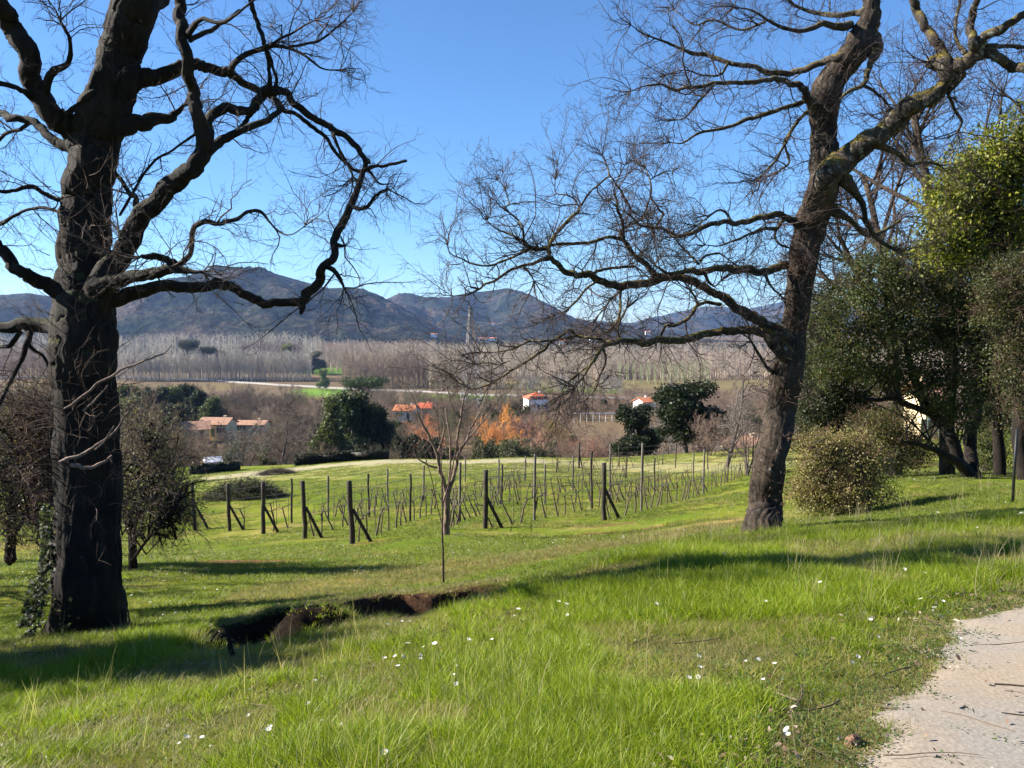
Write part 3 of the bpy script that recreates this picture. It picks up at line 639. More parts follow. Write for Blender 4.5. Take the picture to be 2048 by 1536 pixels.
# ---------------------------------------------------------------- the oak at the right
RD = 13.0
R_OAK = [
 ([(1524,1074,47),(1526,1050,45),(1532,1000,40),(1542,913,38),(1560,827,37),(1575,741,37),(1588,655,31),(1600,569,32),(1610,504,34),(1624,440,37),(1646,373,36),(1650,315,34),(1648,270,30),(1647,248,29),(1648,199,35),(1664,157,33),(1700,116,33),(1724,75,31),(1740,40,23),(1742,0,19),(1745,-60,18),(1760,-160,14),(1740,-260,9)], 0, .6),
 ([(1646,385,30),(1656,352,36),(1676,327,38),(1709,306,32),(1751,277,31),(1792,240,31),(1821,211,28),(1863,195,24),(1896,166,22),(1912,137,22),(1945,116,18),(1974,104,15),(1995,118,14),(2020,132,14),(2060,140,14),(2130,150,12),(2220,120,9)], 0, -1.6),
 ([(1648,240,10),(1630,215,12),(1614,195,9),(1602,174,7.5),(1573,164,6),(1540,159,5.5),(1490,166,5),(1432,166,4.5),(1382,174,4),(1349,178,3),(1324,170,2.2),(1290,172,1.6),(1262,182,1)], -.1, -1.2),
 ([(1700,110,12),(1676,116,9),(1647,122,7.5),(1614,139,7),(1585,146,6.5),(1540,145,6),(1502,133,5.5),(1457,124,5),(1407,110,4.5),(1374,104,3.5),(1341,87,3),(1310,76,2),(1283,66,1.5),(1262,50,1)], -.1, .8),
 ([(1630,205,8),(1610,203,5.5),(1573,215,5),(1523,232,5),(1490,240,4.5),(1448,257,3.5),(1399,267,3),(1366,286,1.8),(1340,285,1)], -.2, -.6),
 ([(1620,222,6),(1608,230,4.5),(1595,245,4),(1581,265,4),(1569,290,3.2),(1579,323,2.8),(1556,344,1.6)], -.2, .3),
 ([(1581,265,3),(1573,282,3),(1552,319,2.6),(1530,345,2),(1515,360,1.4)], -.2, -.3),
 ([(1700,50,10),(1684,54,8),(1647,50,6.5),(1606,62,4.5),(1570,58,4),(1531,37,3),(1500,20,2),(1470,14,1.2)], 0, -1),
 ([(1730,22,10),(1713,27,7),(1675,29,5.5),(1635,25,4.5),(1593,12,3.5),(1560,-10,2.5),(1500,-30,1.5)], 0, .9),
 ([(1530,44,3),(1480,60,2.6),(1430,40,2.2),(1390,50,1.6),(1350,20,1)], -.4, .4),
 ([(1457,124,3),(1440,150,2.6),(1405,150,2),(1370,140,1.4),(1330,150,1)], -.2, -.5),
 ([(1432,166,3),(1400,200,2.5),(1370,235,1.8),(1350,240,1)], -.3, .5),
 ([(1735,60,14),(1750,80,13),(1757,98,13),(1742,120,8),(1738,137,6),(1726,170,5),(1697,182,4),(1680,200,2.5)], -.3, -.2),
 ([(1726,170,4),(1745,180,3),(1765,195,2.6),(1780,215,2)], -.3, -.4),
 ([(1620,440,14),(1600,450,10),(1589,447,8),(1569,431,7.5),(1540,429,7),(1506,437,6.5),(1473,447,6),(1452,443,5.5),(1432,445,5.5),(1399,457,5),(1374,469,4.5),(1352,471,4),(1326,455,3.6),(1310,456,3),(1279,450,2.6),(1260,430,2),(1240,419,1.5),(1220,400,1)], -.2, -1.3),
 ([(1464,445,3),(1453,427,2.6),(1438,420,2.3),(1412,437,2),(1395,450,1.2)], -.5, 0),
 ([(1600,452,6),(1571,440,4.5),(1552,455,4.5),(1526,458,4),(1500,468,3),(1469,481,2.4),(1438,492,1.6),(1410,490,1)], -.3, -.9),
 ([(1552,455,3),(1550,475,3),(1562,490,2.5),(1590,500,2)], -.3, .1),
 ([(1600,525,14),(1580,532,10),(1564,530,9.5),(1545,538,9),(1523,542,8.5),(1500,538,8.5),(1482,538,8),(1460,536,8.5),(1440,538,8),(1407,544,7.5),(1390,540,6.5),(1374,540,6),(1353,547,4.5),(1330,545,3),(1310,530,2)], -.4, -1.0),
 ([(1530,540,4),(1535,560,3),(1548,580,2.4),(1560,590,1.6)], -.6, .2),
 ([(1410,548,4),(1418,565,3),(1430,572,2),(1442,562,1.2)], -.7, .2),
 ([(1398,528,3),(1380,510,2.6),(1365,495,2.2),(1350,478,1.6)], -.7, -.2),
 ([(1400,522,3),(1415,510,2.6),(1440,508,2),(1465,525,1.2)], -.7, .3),
 ([(1585,690,26),(1560,670,20),(1533,651,13),(1514,637,12),(1494,625,11),(1470,612,10.5),(1451,599,10),(1421,582,9.5),(1400,569,9),(1386,563,9),(1349,555,9.5),(1308,559,9.5),(1280,569,9.5),(1251,570,9),(1222,568,8.5),(1200,560,8.5),(1185,549,8),(1169,550,7.5),(1150,552,7),(1132,542,6.5),(1114,527,6),(1098,515,5.5),(1095,497,5),(1067,497,4.5),(1048,484,3.6),(1032,474,3),(1007,464,2.2),(985,452,1.5),(975,440,1)], .1, -3.0),
 ([(1098,518,4.5),(1075,521,4),(1046,532,3.5),(1017,542,3.2),(991,560,3),(968,570,2.6),(950,583,2.2),(930,590,1.3),(905,592,.9)], -2.8, -.4),
 ([(1046,533,2.2),(1058,545,2),(1068,562,1.4)], -2.9, -.1),
 ([(1067,499,3),(1056,501,3.2),(1026,513,2.8),(1001,525,2.5),(974,531,2.2),(944,527,2),(923,517,1.6),(901,507,1.3),(895,490,.9)], -2.9, -.3),
 ([(1097,500,4.5),(1105,476,4),(1128,450,4),(1153,425,3.8),(1161,413,2.6),(1179,386,2.3),(1208,359,2),(1218,349,1.6),(1210,323,1.2),(1204,312,.8)], -2.8, .7),
 ([(1218,349,1.6),(1235,372,2),(1248,390,2),(1262,420,2.4)], -2.2, .3),
 ([(1159,415,2),(1150,400,1.8),(1135,390,1.6),(1112,386,1.4),(1110,360,.9)], -2.4, -.3),
 ([(1048,484,2.6),(1045,455,2.4),(1035,440,2.2),(1010,418,1.8),(1018,405,1.6),(1005,370,1.1),(995,360,.8)], -2.9, -.4),
 ([(1320,553,8),(1308,550,7),(1302,545,7),(1290,528,6.5),(1274,515,5.5),(1262,505,5),(1247,480,4.5),(1222,474,4.2),(1192,482,4),(1153,487,3.8),(1109,489,3.4),(1080,500,2)], -.9, -1.4),
 ([(1247,480,4),(1245,450,3.6),(1236,420,3.4),(1232,395,2.8),(1228,380,2),(1240,350,1.4),(1250,330,.8)], -1.5, -.2),
 ([(1262,505,3.4),(1240,470,3),(1250,455,3),(1280,440,2.4),(1295,410,2),(1302,385,2.4),(1300,360,1.8),(1290,335,1.1)], -1.1, .8),
 ([(1302,395,2),(1318,418,2.4),(1326,430,2.8),(1310,456,2.4)], -.9, .2),
 ([(1300,360,1.5),(1325,345,1.2),(1345,342,.8)], -.9, .5),
 ([(1185,549,4),(1200,540,3.4),(1240,535,3),(1270,532,3)], -2.2, 1.0),
 ([(1242,575,3.4),(1240,600,3),(1240,620,3),(1235,640,3),(1222,658,2.4),(1200,670,2)], -1.6, -.2),
 ([(1190,565,3),(1170,580,2.6),(1150,605,2.2),(1130,622,1.8),(1110,630,1.2)], -2.4, -.4),
 ([(1252,575,3),(1230,590,2.4),(1212,612,2),(1190,640,1.4)], -1.6, .5),
 ([(1440,609,5),(1420,606,4),(1396,609,4),(1386,625,4),(1370,643,4),(1352,650,3.5),(1331,653,3.3),(1321,672,3)], -.7, -.3),
 ([(1396,609,3.5),(1390,595,3),(1380,580,2)], -.9, 0),
 ([(1590,735,24),(1565,700,19),(1539,672,14),(1513,661,10),(1487,661,9.5),(1461,664,9.5),(1422,668,9),(1386,673,9),(1357,682,8),(1318,680,8.5),(1292,687,8),(1266,682,7),(1240,683,6),(1221,687,5),(1205,695,4.5),(1192,714,4),(1180,730,3),(1168,750,2.2),(1150,775,1.6)], -.2, -2.0),
 ([(1225,684,4.5),(1207,683,4),(1192,677,3.5),(1172,675,3.4),(1152,671,3.3),(1132,676,3),(1113,680,3),(1084,682,2.8),(1061,682,2.6),(1042,690,2),(1022,699,2),(992,704,1.5),(960,706,1)], -2.2, -.8),
 ([(1152,671,3),(1139,660,3),(1125,670,3),(1104,684,3.2),(1084,702,3.2),(1055,721,3),(1026,740,2.6),(996,759,2.3),(967,773,2),(938,775,1.6),(915,765,1)], -2.5, -.6),
 ([(1018,722,1.8),(1000,728,1.6),(975,726,1.4),(950,728,1)], -2.9, -.2),
 ([(1205,695,3),(1212,720,2.4),(1200,750,2),(1190,780,1.6),(1170,800,1)], -2.2, .2),
 ([(1240,684,3),(1235,655,2.6),(1245,632,2.4),(1252,618,2)], -2, .2),
 ([(1180,730,2),(1160,745,1.8),(1130,770,1.4),(1120,800,1)], -2.2, -.2),
 ([(1570,760,10),(1545,745,5),(1530,728,4),(1515,705,3.4),(1500,680,2.4)], -.4, -.5),
 ([(1900,155,20),(1890,128,18),(1872,126,17),(1858,124,12)], -1.1, .1),
 ([(1890,125,13),(1883,99,10.5),(1870,80,10),(1858,62,10),(1845,40,9.5),(1834,20,9),(1825,-10,8.5),(1812,-60,8),(1790,-150,6)], -1.1, .4),
 ([(1950,100,12),(1945,83,9),(1942,60,9),(1945,30,8),(1950,0,7),(1960,-80,5)], -1.4, -.3),
 ([(1955,105,12),(1970,72,10),(2007,58,9.5),(2030,40,9),(2060,20,9),(2110,-20,7)], -1.4, -.6),
 ([(1975,95,9),(2000,92,5),(2020,93,4.5),(2055,92,4),(2100,80,3)], -1.5, .5),
 ([(1930,105,6),(1915,85,4),(1912,50,3.5),(1918,0,3),(1915,-40,2)], -1.2, .3),
 ([(1925,150,9),(1900,185,4),(1905,210,3.5),(1922,240,3),(1915,265,2.5)], -1.0, .6),
 ([(1760,290,10),(1800,310,5),(1820,330,4),(1850,325,3.5),(1880,330,3)], -.6, 1.2),
 ([(1690,360,16),(1720,400,7),(1735,450,6),(1760,480,5),(1790,500,4)], .2, 1.0),
 ([(1665,420,14),(1700,440,6),(1730,470,5),(1770,462,4),(1800,440,3)], .2, 1.5),
]
def right_extra(g, root, off):
    rg = np.random.default_rng(19); n = 420; S = []; D = []; L = []
    for j in range(n):
        v = rg.choice([rg.uniform(380, 560), rg.uniform(580, 800), rg.uniform(860, 1040)]); u = np.interp(v, [380, 504, 655, 827, 1040], [1645, 1611, 1588, 1560, 1528]); r = 34 / F * RD
        th = rg.uniform(-math.pi * 1.15, .1); c = P(u, v, RD); S.append(c + np.array([math.cos(th) * r * .9, math.sin(th) * r * .9, 0]) - off)
        D.append([math.cos(th) * .9 + .4 * rg.normal(), math.sin(th) * .8, rg.uniform(-.6, .6)]); L.append(rg.uniform(.1, .5) if 560 < v < 840 or v < 560 else .08)
    p1, a1 = grow(S, D, np.array(L), np.full(n, .0055), 6, .25, (0, 0, 0), .1, .35, rg); g.tubes(p1, a1, 4, (1.4, 1.2, 1))
    p2, a2 = grow(*spawn(p1, a1, 5, .2, 1, .8, .6, .6, rg=rg, rmin=.0022), 5, .25, (0, 0, 0), .08, .4, rg); g.tubes(p2, a2, 3, (1.5, 1.2, 1))
rbase = hit(1525, 1066)
RD = float(rbase[1]) + .3
oak('oak_tree', tuple(rbase + [0, .3, 0]), R_OAK, RD, 22, 'bare leaning oak with mossy right limb standing at the crest of the bank', 'tree', None, M_OAK2, M_TWIG,
    [dict(per_m=.5, L1=1.1, n2=6, n3=5, r1=.010, rm=.003, rcap=.09, seed=12, wig=.24, l2=.6), dict(per_m=6.5, L1=.62, n2=6, n3=4, r1=.0075, rm=.0028, rcap=.055, seed=13, wig=.30, trop=(-.015, 0, .03)), dict(per_m=4.5, L1=.55, n2=5, n3=4, r1=.006, rm=.0026, rcap=.22, seed=14, wig=.33)], right_extra, .7, 40, (.86, .70))
# ---------------------------------------------------------------- tree kinds seen further off (unit height)
def bare_tree(seed, spread=.42, trunk=.22, fine=1.0, multi=1, up=.05, r0=.018):
    rg = np.random.default_rng(seed); gt = Geo(); gb = Geo(); gw = Geo()
    S = np.array([[rg.normal() * .015 * (multi > 1), rg.normal() * .015 * (multi > 1), -.03] for _ in range(multi)])
    D = np.array([[rg.normal() * .12 * (1 + (multi > 1)), rg.normal() * .12 * (1 + (multi > 1)), 1] for _ in range(multi)])
    p0, a0 = grow(S, D, np.full(multi, .80), np.full(multi, r0 / multi ** .4), 9, .07, (0, 0, .05), 0, .22, rg); gt.tubes(p0, a0, 8)
    n1 = int(13 / multi ** .6)
    p1, a1 = grow(*spawn(p0, a0, n1, trunk, .98, .95, spread * 1.15, .55, rg=rg), 7, .13, (0, 0, up), .03, .3, rg); gb.tubes(p1, a1, 5)
    p2, a2 = grow(*spawn(p1, a1, 6, .2, 1, .7, .55, .6, rg=rg, rmin=.003), 6, .16, (0, 0, up), .05, .4, rg); gw.tubes(p2, a2, 3, np.ones((len(p2), 3)) * rg.uniform(.8, 1.2, (len(p2), 1)))
    m = int(5 * fine); p3, a3 = grow(*spawn(p2, a2, m, .1, 1, .65, .6, .7, rg=rg, rmin=.0022), 5, .16, (0, 0, up), .05, .5, rg); gw.tubes(p3, a3, 3, np.ones((len(p3), 3)) * rg.uniform(.7, 1.3, (len(p3), 1)))
    m = int(4 * fine); p4, a4 = grow(*spawn(p3, a3, m, .1, 1, .6, .7, .8, rg=rg, rmin=.0017), 3, .16, (0, 0, up), 0, .6, rg); gw.tubes(p4, a4, 3, np.ones((len(p4), 3)) * rg.uniform(.7, 1.4, (len(p4), 1)))
    return gt, gb, gw
def leaf_cloud(g, rg, blobs, n, ls, cols, shell=.55, spray=26, sr=.045, up=.25):
    """leaves in sprays spread through the crown's lobes; gaps stay between the sprays"""
    w = np.array([b[3] * b[4] * b[5] for b in blobs]) ** .7; w /= w.sum(); m = n // spray
    bi = rg.choice(len(blobs), m, p=w); B = np.array(blobs, float)[bi]
    d = unit(rg.normal(size=(m, 3))); r = (shell + (1 - shell) * rg.random(m)) ** .6 * (.75 + .5 * rg.random(m))
    c = B[:, :3] + d * r[:, None] * B[:, 3:6]
    cc = np.repeat(c, spray, 0) + rg.normal(size=(m * spray, 3)) * sr * rg.uniform(.5, 1.4, (m, 1)).repeat(spray, 0) * [1, 1, .7]
    N_ = len(cc); A = unit(rg.normal(size=(N_, 3)) + [0, 0, up]); Bv = unit(np.cross(A, rg.normal(size=(N_, 3)))); s = ls * rg.uniform(.6, 1.4, (N_, 1))
    cols = np.array(cols); ci = cols[rg.integers(0, len(cols), m)].repeat(spray, 0) * rg.uniform(.7, 1.3, (N_, 1))
    g.quads(cc, A * s, Bv * s * .55, ci); return c
def leafy_tree(seed, blobs, n=9000, ls=.013, cols=((1, 1, 1), (.8, .85, .7), (1.25, 1.2, .9)), trunk_top=.6, sr=.035, r0=.03):
    rg = np.random.default_rng(seed); gt = Geo(); gb = Geo(); gl = Geo()
    c = leaf_cloud(gl, rg, blobs, n, ls, cols, sr=sr)
    p0, a0 = grow([[0, 0, -.03]], [[.05 * rg.normal(), .05 * rg.normal(), 1]], np.array([trunk_top]), np.array([r0]), 8, .06, (0, 0, .05), 0, .4, rg); gt.tubes(p0, a0, 9)
    k = rg.choice(len(c), 46, replace=False); t = rg.integers(2, 8, 46); s = p0[0, t]; e = c[k]
    mid = (s + e) / 2 + rg.normal(size=s.shape) * .03 + [0, 0, .02]; gb.tubes(np.stack([s, (s + mid) / 2, mid, (mid + e) / 2, e], 1), np.array([[.011, .009, .007, .005, .002]]).repeat(46, 0), 5)
    return gt, gb, gl
def template(name, geos, fol_name, leaf=True, simple=False):
    """prototype: a root with trunk, limb and crown; copied out below"""
    gt, gb, gw = geos
    root = bpy.data.objects.new(name, None)
    chs = []
    for nm, g, m in (('trunk', gt, M_TWIGT), ('limb', gb, M_TWIGT), (fol_name, gw, M_LEAFT if leaf else M_TWIGT)):
        if not g.V: continue
        me = g.mesh(nm); me.materials.append(m); chs.append((nm, me))
    return name, chs
def place(tp, loc, s, rz, label, cat='tree', group=None, bark=(.09, .075, .06), fol=(.1, .09, .06)):
    name, chs = tp; r = empty(name, tuple(loc), label, cat, group, rz); r.scale = s
    for i, (nm, me) in enumerate(chs):
        o = obj(nm, me, None, r); o.color = (*(fol if i == 2 else bark), 1)
        if i == 2: o['kind'] = 'stuff'
    return r
BARE = [template('bare_tree', bare_tree(s, sp, tr, 1.0, mu, up), 'twigs', False) for s, sp, tr, mu, up in ((1, .42, .2, 1, .04), (2, .48, .15, 1, .02), (3, .36, .12, 2, .08), (4, .50, .1, 3, .04))]
SHRUB = [template('bare_shrub', bare_tree(s, .62, .05, 1.0, 7, .1, .016), 'twigs', False) for s in (11, 12, 13)]
rg0 = np.random.default_rng(77)
def blobset(seed, n, rx, rz, z0, z1, cone=0):
    rg = np.random.default_rng(seed); out = []
    for i in range(n):
        z = rg.uniform(z0, z1); k = 1 - cone * (z - z0) / (z1 - z0); a = rg.uniform(0, 6.28); rr = rx * k * math.sqrt(rg.random()) * .75
        out.append((math.cos(a) * rr, math.sin(a) * rr, z, rx * .42 * k * rg.uniform(.7, 1.2), rx * .42 * k * rg.uniform(.7, 1.2), rz * rg.uniform(.6, 1.1) * (k * .6 + .4)))
    return out
ROUND = [template('evergreen_tree', leafy_tree(s, blobset(s, 16, .46, .16, .22, .85, .45), 24000, .017), 'foliage') for s in (21, 22, 23)]
TALL = [template('evergreen_tree', leafy_tree(s, blobset(s, 16, .27, .16, .15, .88, .6), 18000, .015), 'foliage') for s in (24, 25)]
BUSH = [template('leafy_bush', leafy_tree(s, blobset(s, 14, .55, .28, .15, .78, .2), 12000, .017, trunk_top=.4, r0=.02), 'foliage') for s in (26, 27, 28)]
PINE = template('umbrella_pine', leafy_tree(29, [(math.cos(a) * r, math.sin(a) * r, .86 + .05 * math.sin(3 * a), .16, .16, .07) for a, r in [(i * 2.4, .1 + .033 * i) for i in range(12)]], 12000, .011, trunk_top=.85), 'foliage')
CONE = [template('cypress_tree', leafy_tree(s, [(0, 0, z, .13 * (1.1 - z) + .02, .13 * (1.1 - z) + .02, .12) for z in np.linspace(.12, .93, 9)], 8000, .011, sr=.015), 'foliage') for s in (30,)]

def plant(tps, u, vtop, y, wpx, label, fol, bark=(.075, .06, .05), cat='tree', group=None, seed=0, base_r=None, sink=0):
    """a tree on the ground at distance y, with the height and spread that show"""
    g = at(u, y); top = P(u, vtop, y)[2]; h = max(top - g[2] + sink, .5); tp = tps[seed % len(tps)]
    nat = {'bare_tree': .82, 'bare_shrub': 1.0, 'evergreen_tree': .95 if tp in ROUND else .56, 'leafy_bush': 1.1, 'umbrella_pine': 1.05, 'cypress_tree': .28}[tp[0]]
    w = wpx / F * y / nat * (1.22 if tp[0] in ('evergreen_tree', 'leafy_bush') else 1.1)
    return place(tp, (g[0], g[1], g[2] - sink), (w, w, h), seed * 1.7, label, cat, group, bark, fol)

# behind the vineyard and on the slope: each one that can be told apart
DK = (.018, .027, .010); OLV = (.06, .066, .032); BR = (.10, .075, .058); RB = (.15, .085, .065); GB = (.15, .135, .12)
spec = [
 (ROUND, 1375, 748, 76, 150, 'large dark round evergreen tree behind the vineyard by the right oak', DK, 1),
 (ROUND, 1270, 800, 82, 92, 'small dark evergreen tree left of the large round one behind the vineyard', DK, 2),
 (TALL, 700, 770, 118, 100, 'tall dark green evergreen tree in the middle of the hedgerow trees', (.045, .06, .022), 0),
 (TALL, 655, 792, 112, 80, 'light green leafy tree left of the tall dark evergreen', (.085, .10, .035), 1),
 (ROUND, 745, 800, 120, 90, 'dark evergreen tree right of the tall one in the hedgerow', (.04, .05, .022), 0),
 (ROUND, 810, 862, 100, 70, 'low dark evergreen clump beside the pale low wall', (.03, .035, .02), 2),
 (ROUND, 860, 866, 98, 70, 'low dark evergreen clump behind the slender fork-trunked tree', (.032, .036, .022), 1),
 (BUSH, 970, 872, 92, 75, 'grey green olive bush at the back edge of the vineyard field', OLV, 0),
 (BUSH, 1030, 866, 90, 80, 'round grey olive bush below the red-roofed villa', (.10, .105, .06), 1),
 (BUSH, 1090, 884, 92, 60, 'darker olive bush right of the round grey one', (.075, .08, .045), 2),
 (SHRUB, 1005, 818, 150, 85, 'bright orange leafless shrub left of the red-roofed villa', (.62, .27, .06), 0),
 (SHRUB, 985, 838, 146, 60, 'smaller orange leafless shrub at the foot of the bright one', (.55, .22, .06), 1),
 (SHRUB, 1060, 826, 152, 110, 'reddish purple leafless shrub below the red-roofed villa', (.27, .13, .105), 2),
 (SHRUB, 1105, 830, 150, 80, 'yellowish bare shrub right of the reddish purple one', (.33, .23, .09), 1),
 (SHRUB, 1075, 866, 120, 70, 'pinkish tan bare shrub in front of the purple one', (.42, .24, .15), 0),
 (SHRUB, 1140, 872, 110, 70, 'rusty brown bare shrub at the field edge', (.24, .14, .09), 2),
 (SHRUB, 1185, 868, 108, 80, 'brick brown bare shrub left of the small dark evergreen', (.25, .13, .085), 1),
 (SHRUB, 850, 834, 170, 60, 'rust coloured shrub behind the fork-trunked tree', (.45, .17, .07), 0),
 (BARE, 545, 800, 104, 130, 'wide bare brown tree left of the light green tree', BR, 1),
 (BARE, 478, 830, 88, 120, 'bare grey tree above the small white hut', (.16, .145, .12), 3),
 (BARE, 590, 790, 130, 120, 'tall bare brown tree behind the wide brown one', BR, 2),
 (BARE, 1335, 800, 92, 90, 'bare grey tree standing in front of the large dark evergreen', (.19, .17, .15), 0),
 (BARE, 1455, 690, 58, 190, 'tall bare tree behind the crest left of the right oak', (.15, .125, .11), 1),
 (BARE, 1500, 760, 48, 110, 'bare grey-brown tree right behind the vineyard corner', (.17, .13, .11), 3),
 (BARE, 1350, 680, 96, 160, 'slender bare tree behind the dark round evergreen', (.17, .14, .12), 2),
 (SHRUB, 325, 862, 62, 110, 'yellow tinged shrub right of the left oak', (.22, .165, .05), 2),
 (SHRUB, 1470, 858, 66, 90, 'low bare shrub at the right end of the field edge', (.17, .12, .09), 0),
 ([PINE], 727, 752, 250, 95, 'flat-topped umbrella pine above the hedgerow trees', (.04, .065, .022), 0),
 ([PINE], 377, 678, 760, 42, 'large dark umbrella pine among the pale poplars', (.03, .035, .02), 0),
 ([PINE], 415, 692, 760, 34, 'middle dark umbrella pine of the row among the pale poplars', (.03, .035, .02), 0),
 ([PINE], 440, 700, 760, 22, 'smallest umbrella pine of the row among the pale poplars', (.03, .035, .02), 0),
 (ROUND, 578, 684, 860, 40, 'yellow-green tree at the end of the dark poplar plot', (.17, .18, .06), 0),
 (ROUND, 625, 698, 830, 50, 'dull green tree right of the yellow-green one', (.11, .11, .055), 1),
 (ROUND, 645, 735, 640, 22, 'small light green tree at the edge of the green meadow', (.16, .2, .06), 2),
]
for k, (tps, u, vt, y, w, lab, fol, sd_) in enumerate(spec):
    plant(tps, u, vt, y, w, lab, fol, seed=sd_, cat='shrub' if tps in (SHRUB, BUSH) else 'tree', sink=.2)
# dark copse left, and the anonymous bare trees that fill the slope
rg = np.random.default_rng(31)
for k, (u, vt, y) in enumerate([(262, 790, 200), (285, 775, 230), (310, 768, 240), (338, 770, 245), (368, 760, 260), (395, 775, 240), (420, 790, 225), (350, 800, 205), (300, 805, 190), (255, 765, 250)]):
    plant(ROUND, u, vt, y, rg.uniform(48, 70), ('leftmost', 'second from the left', 'third from the left', 'fourth from the left', 'fifth from the left', 'sixth from the left', 'rightmost', 'nearer sunlit', 'nearer low', 'farthest')[k] + ' evergreen tree of the dark copse right of the left oak', (.035, .045, .02) if k % 3 else (.09, .11, .04), seed=k, group='evergreens of the dark copse on the left')
rows = [  # u0, u1, y0, y1, count, height m, colour, tint spread, kind, label, group
 (235, 620, 260, 420, 90, 8, BR, 'bare brown tree in the wooded strip beyond the copse', 'bare trees of the left wooded strip', BARE),
 (430, 640, 110, 240, 44, 6.5, (.15, .11, .085), 'bare brown tree around the long farmhouse', 'bare trees around the farmhouse', BARE),
 (-250, 240, 90, 330, 46, 7, (.14, .115, .085), 'bare brown tree on the slope behind the left oak', 'bare trees behind the left oak', BARE),
 (640, 960, 230, 430, 60, 6.5, (.16, .115, .09), 'bare brown tree around the orange-roofed houses', 'bare trees around the orange roofs', BARE),
 (1120, 1560, 240, 470, 90, 6.5, (.20, .135, .10), 'pinkish brown bare tree on the scrubby flat', 'bare trees of the pinkish scrub', BARE),
 (1040, 1240, 560, 640, 34, 15, (.26, .235, .20), 'pale trunked bare tree of the grove beyond the villa', 'pale grove beyond the villa', BARE),
 (780, 1330, 95, 140, 26, 3.2, (.15, .11, .08), 'low brown scrub bush under the field edge', 'scrub bushes under the field edge', SHRUB),
 (1380, 1560, 66, 110, 16, 3.6, (.17, .12, .09), 'low brown scrub bush behind the vineyard corner', 'scrub bushes behind the vineyard corner', SHRUB),
 (240, 470, 95, 190, 24, 4, (.12, .10, .06), 'tangled bare bush below the farmhouse', 'bushes below the farmhouse', SHRUB),
]
HOUSES = [(1070, 288, 44), (815, 258, 52), (445, 202, 105), (1287, 268, 28), (420, 140, 24), (1200, 255, 62), (1500, 118, 50)]
for (u0, u1, y0, y1, n, hh, fol, lab, grp, tps) in rows:
    c = 0
    while c < n:
        u = rg.uniform(u0, u1); y = math.exp(rg.uniform(math.log(y0), math.log(y1)))
        if any(abs(u - hu) < hw * 1.15 and y < hy for hu, hy, hw in HOUSES): c += .34; continue
        c += 1; g = at(u, y); h = hh * rg.uniform(.75, 1.25); w = h * rg.uniform(.85, 1.25); f = np.array(fol) * rg.uniform(.7, 1.3)
        place(tps[rg.integers(len(tps))], (g[0], g[1], g[2] - .2), (w, w, h), rg.uniform(0, 6), lab, 'shrub' if tps is SHRUB else 'tree', grp, tuple(np.array(fol) * .75), tuple(f))

# scrub that fills the slope and the flat between them, far more than one could count
scc = bpy.data.collections.new('scrub_clumps'); ncl = 0
for s_ in range(3):
    for ci_, cc_ in enumerate(((.15, .105, .07), (.20, .14, .095), (.11, .11, .055), (.24, .18, .13))):
        gt_, gb_, gw_ = bare_tree(90 + s_, .7, .04, .9, 6, .1, .014); g = Geo()
        for q_ in (gt_, gb_, gw_): g.V += q_.V; g.F += [f + g.n for f in q_.F]; g.C += [c_ * np.array(cc_) for c_ in q_.C]; g.n += q_.n
        me = g.mesh('scrub'); me.materials.append(bpy.data.materials.get('scrub_twigs') or leaf_mat('scrub_twigs', 0, False, .3, .95)); o = bpy.data.objects.new('scrub_%02d' % ncl, me); scc.objects.link(o); ncl += 1
for s_, cc_ in enumerate(((.035, .045, .018), (.065, .075, .03), (.09, .085, .04))):
    g = Geo()
    for q_, k_ in zip(leafy_tree(95 + s_, blobset(95 + s_, 9, .42, .2, .2, .75, .3), 5200, .028), ((.06, .05, .04), (.06, .05, .04), cc_)): g.V += q_.V; g.F += [f + g.n for f in q_.F]; g.C += [c_ * np.array(k_) for c_ in q_.C]; g.n += q_.n
    me = g.mesh('scrub'); me.materials.append(M_LEAF); o = bpy.data.objects.new('scrub_%02d' % ncl, me); scc.objects.link(o); ncl += 1
ns = 8600; yy = np.exp(rg.uniform(math.log(88), math.log(650), ns)); uu_ = rg.uniform(-700, 2500, ns); xx = (uu_ - 1024) / F * yy; dens = fbm(xx / 30, yy / 30, 311, 3)
kp = (dens > .36) & ~((yy > 85) & (yy < 150) & (np.abs(uu_ - 420) < 40))
for hu, hy, hw in HOUSES: kp &= ~((np.abs(uu_ - hu) < hw * .6) & (yy < hy) & (yy > hy - 28))
for (u0, u1, y0, y1, _c) in FIELDS: kp &= ~((uu_ > u0) & (uu_ < u1) & (yy > y0 - 30) & (yy < y1)) | (rg.random(ns) < .12)
xx, yy, uu_ = xx[kp], yy[kp], uu_[kp]; ns = len(xx); ci_ = np.where(uu_ > 1100, rg.integers(0, 2, ns) * 2 + 1, rg.integers(0, 4, ns)) + 4 * rg.integers(0, 3, ns); ev = (fbm(xx / 22, yy / 22, 317, 3) > .54) & (rg.random(ns) < .5) & (yy < 420); ci_ = np.where(ev, 12 + rg.integers(0, 3, ns), ci_)
SCRUB = (np.stack([xx, yy, gh(xx, yy) - .1], 1), ci_, np.stack([0 * xx, 0 * xx, rg.uniform(0, 6.28, ns)], 1), rg.uniform(1.8, 5.8, ns) * np.interp(yy, [88, 130, 400], [.6, 1, 1.3]))

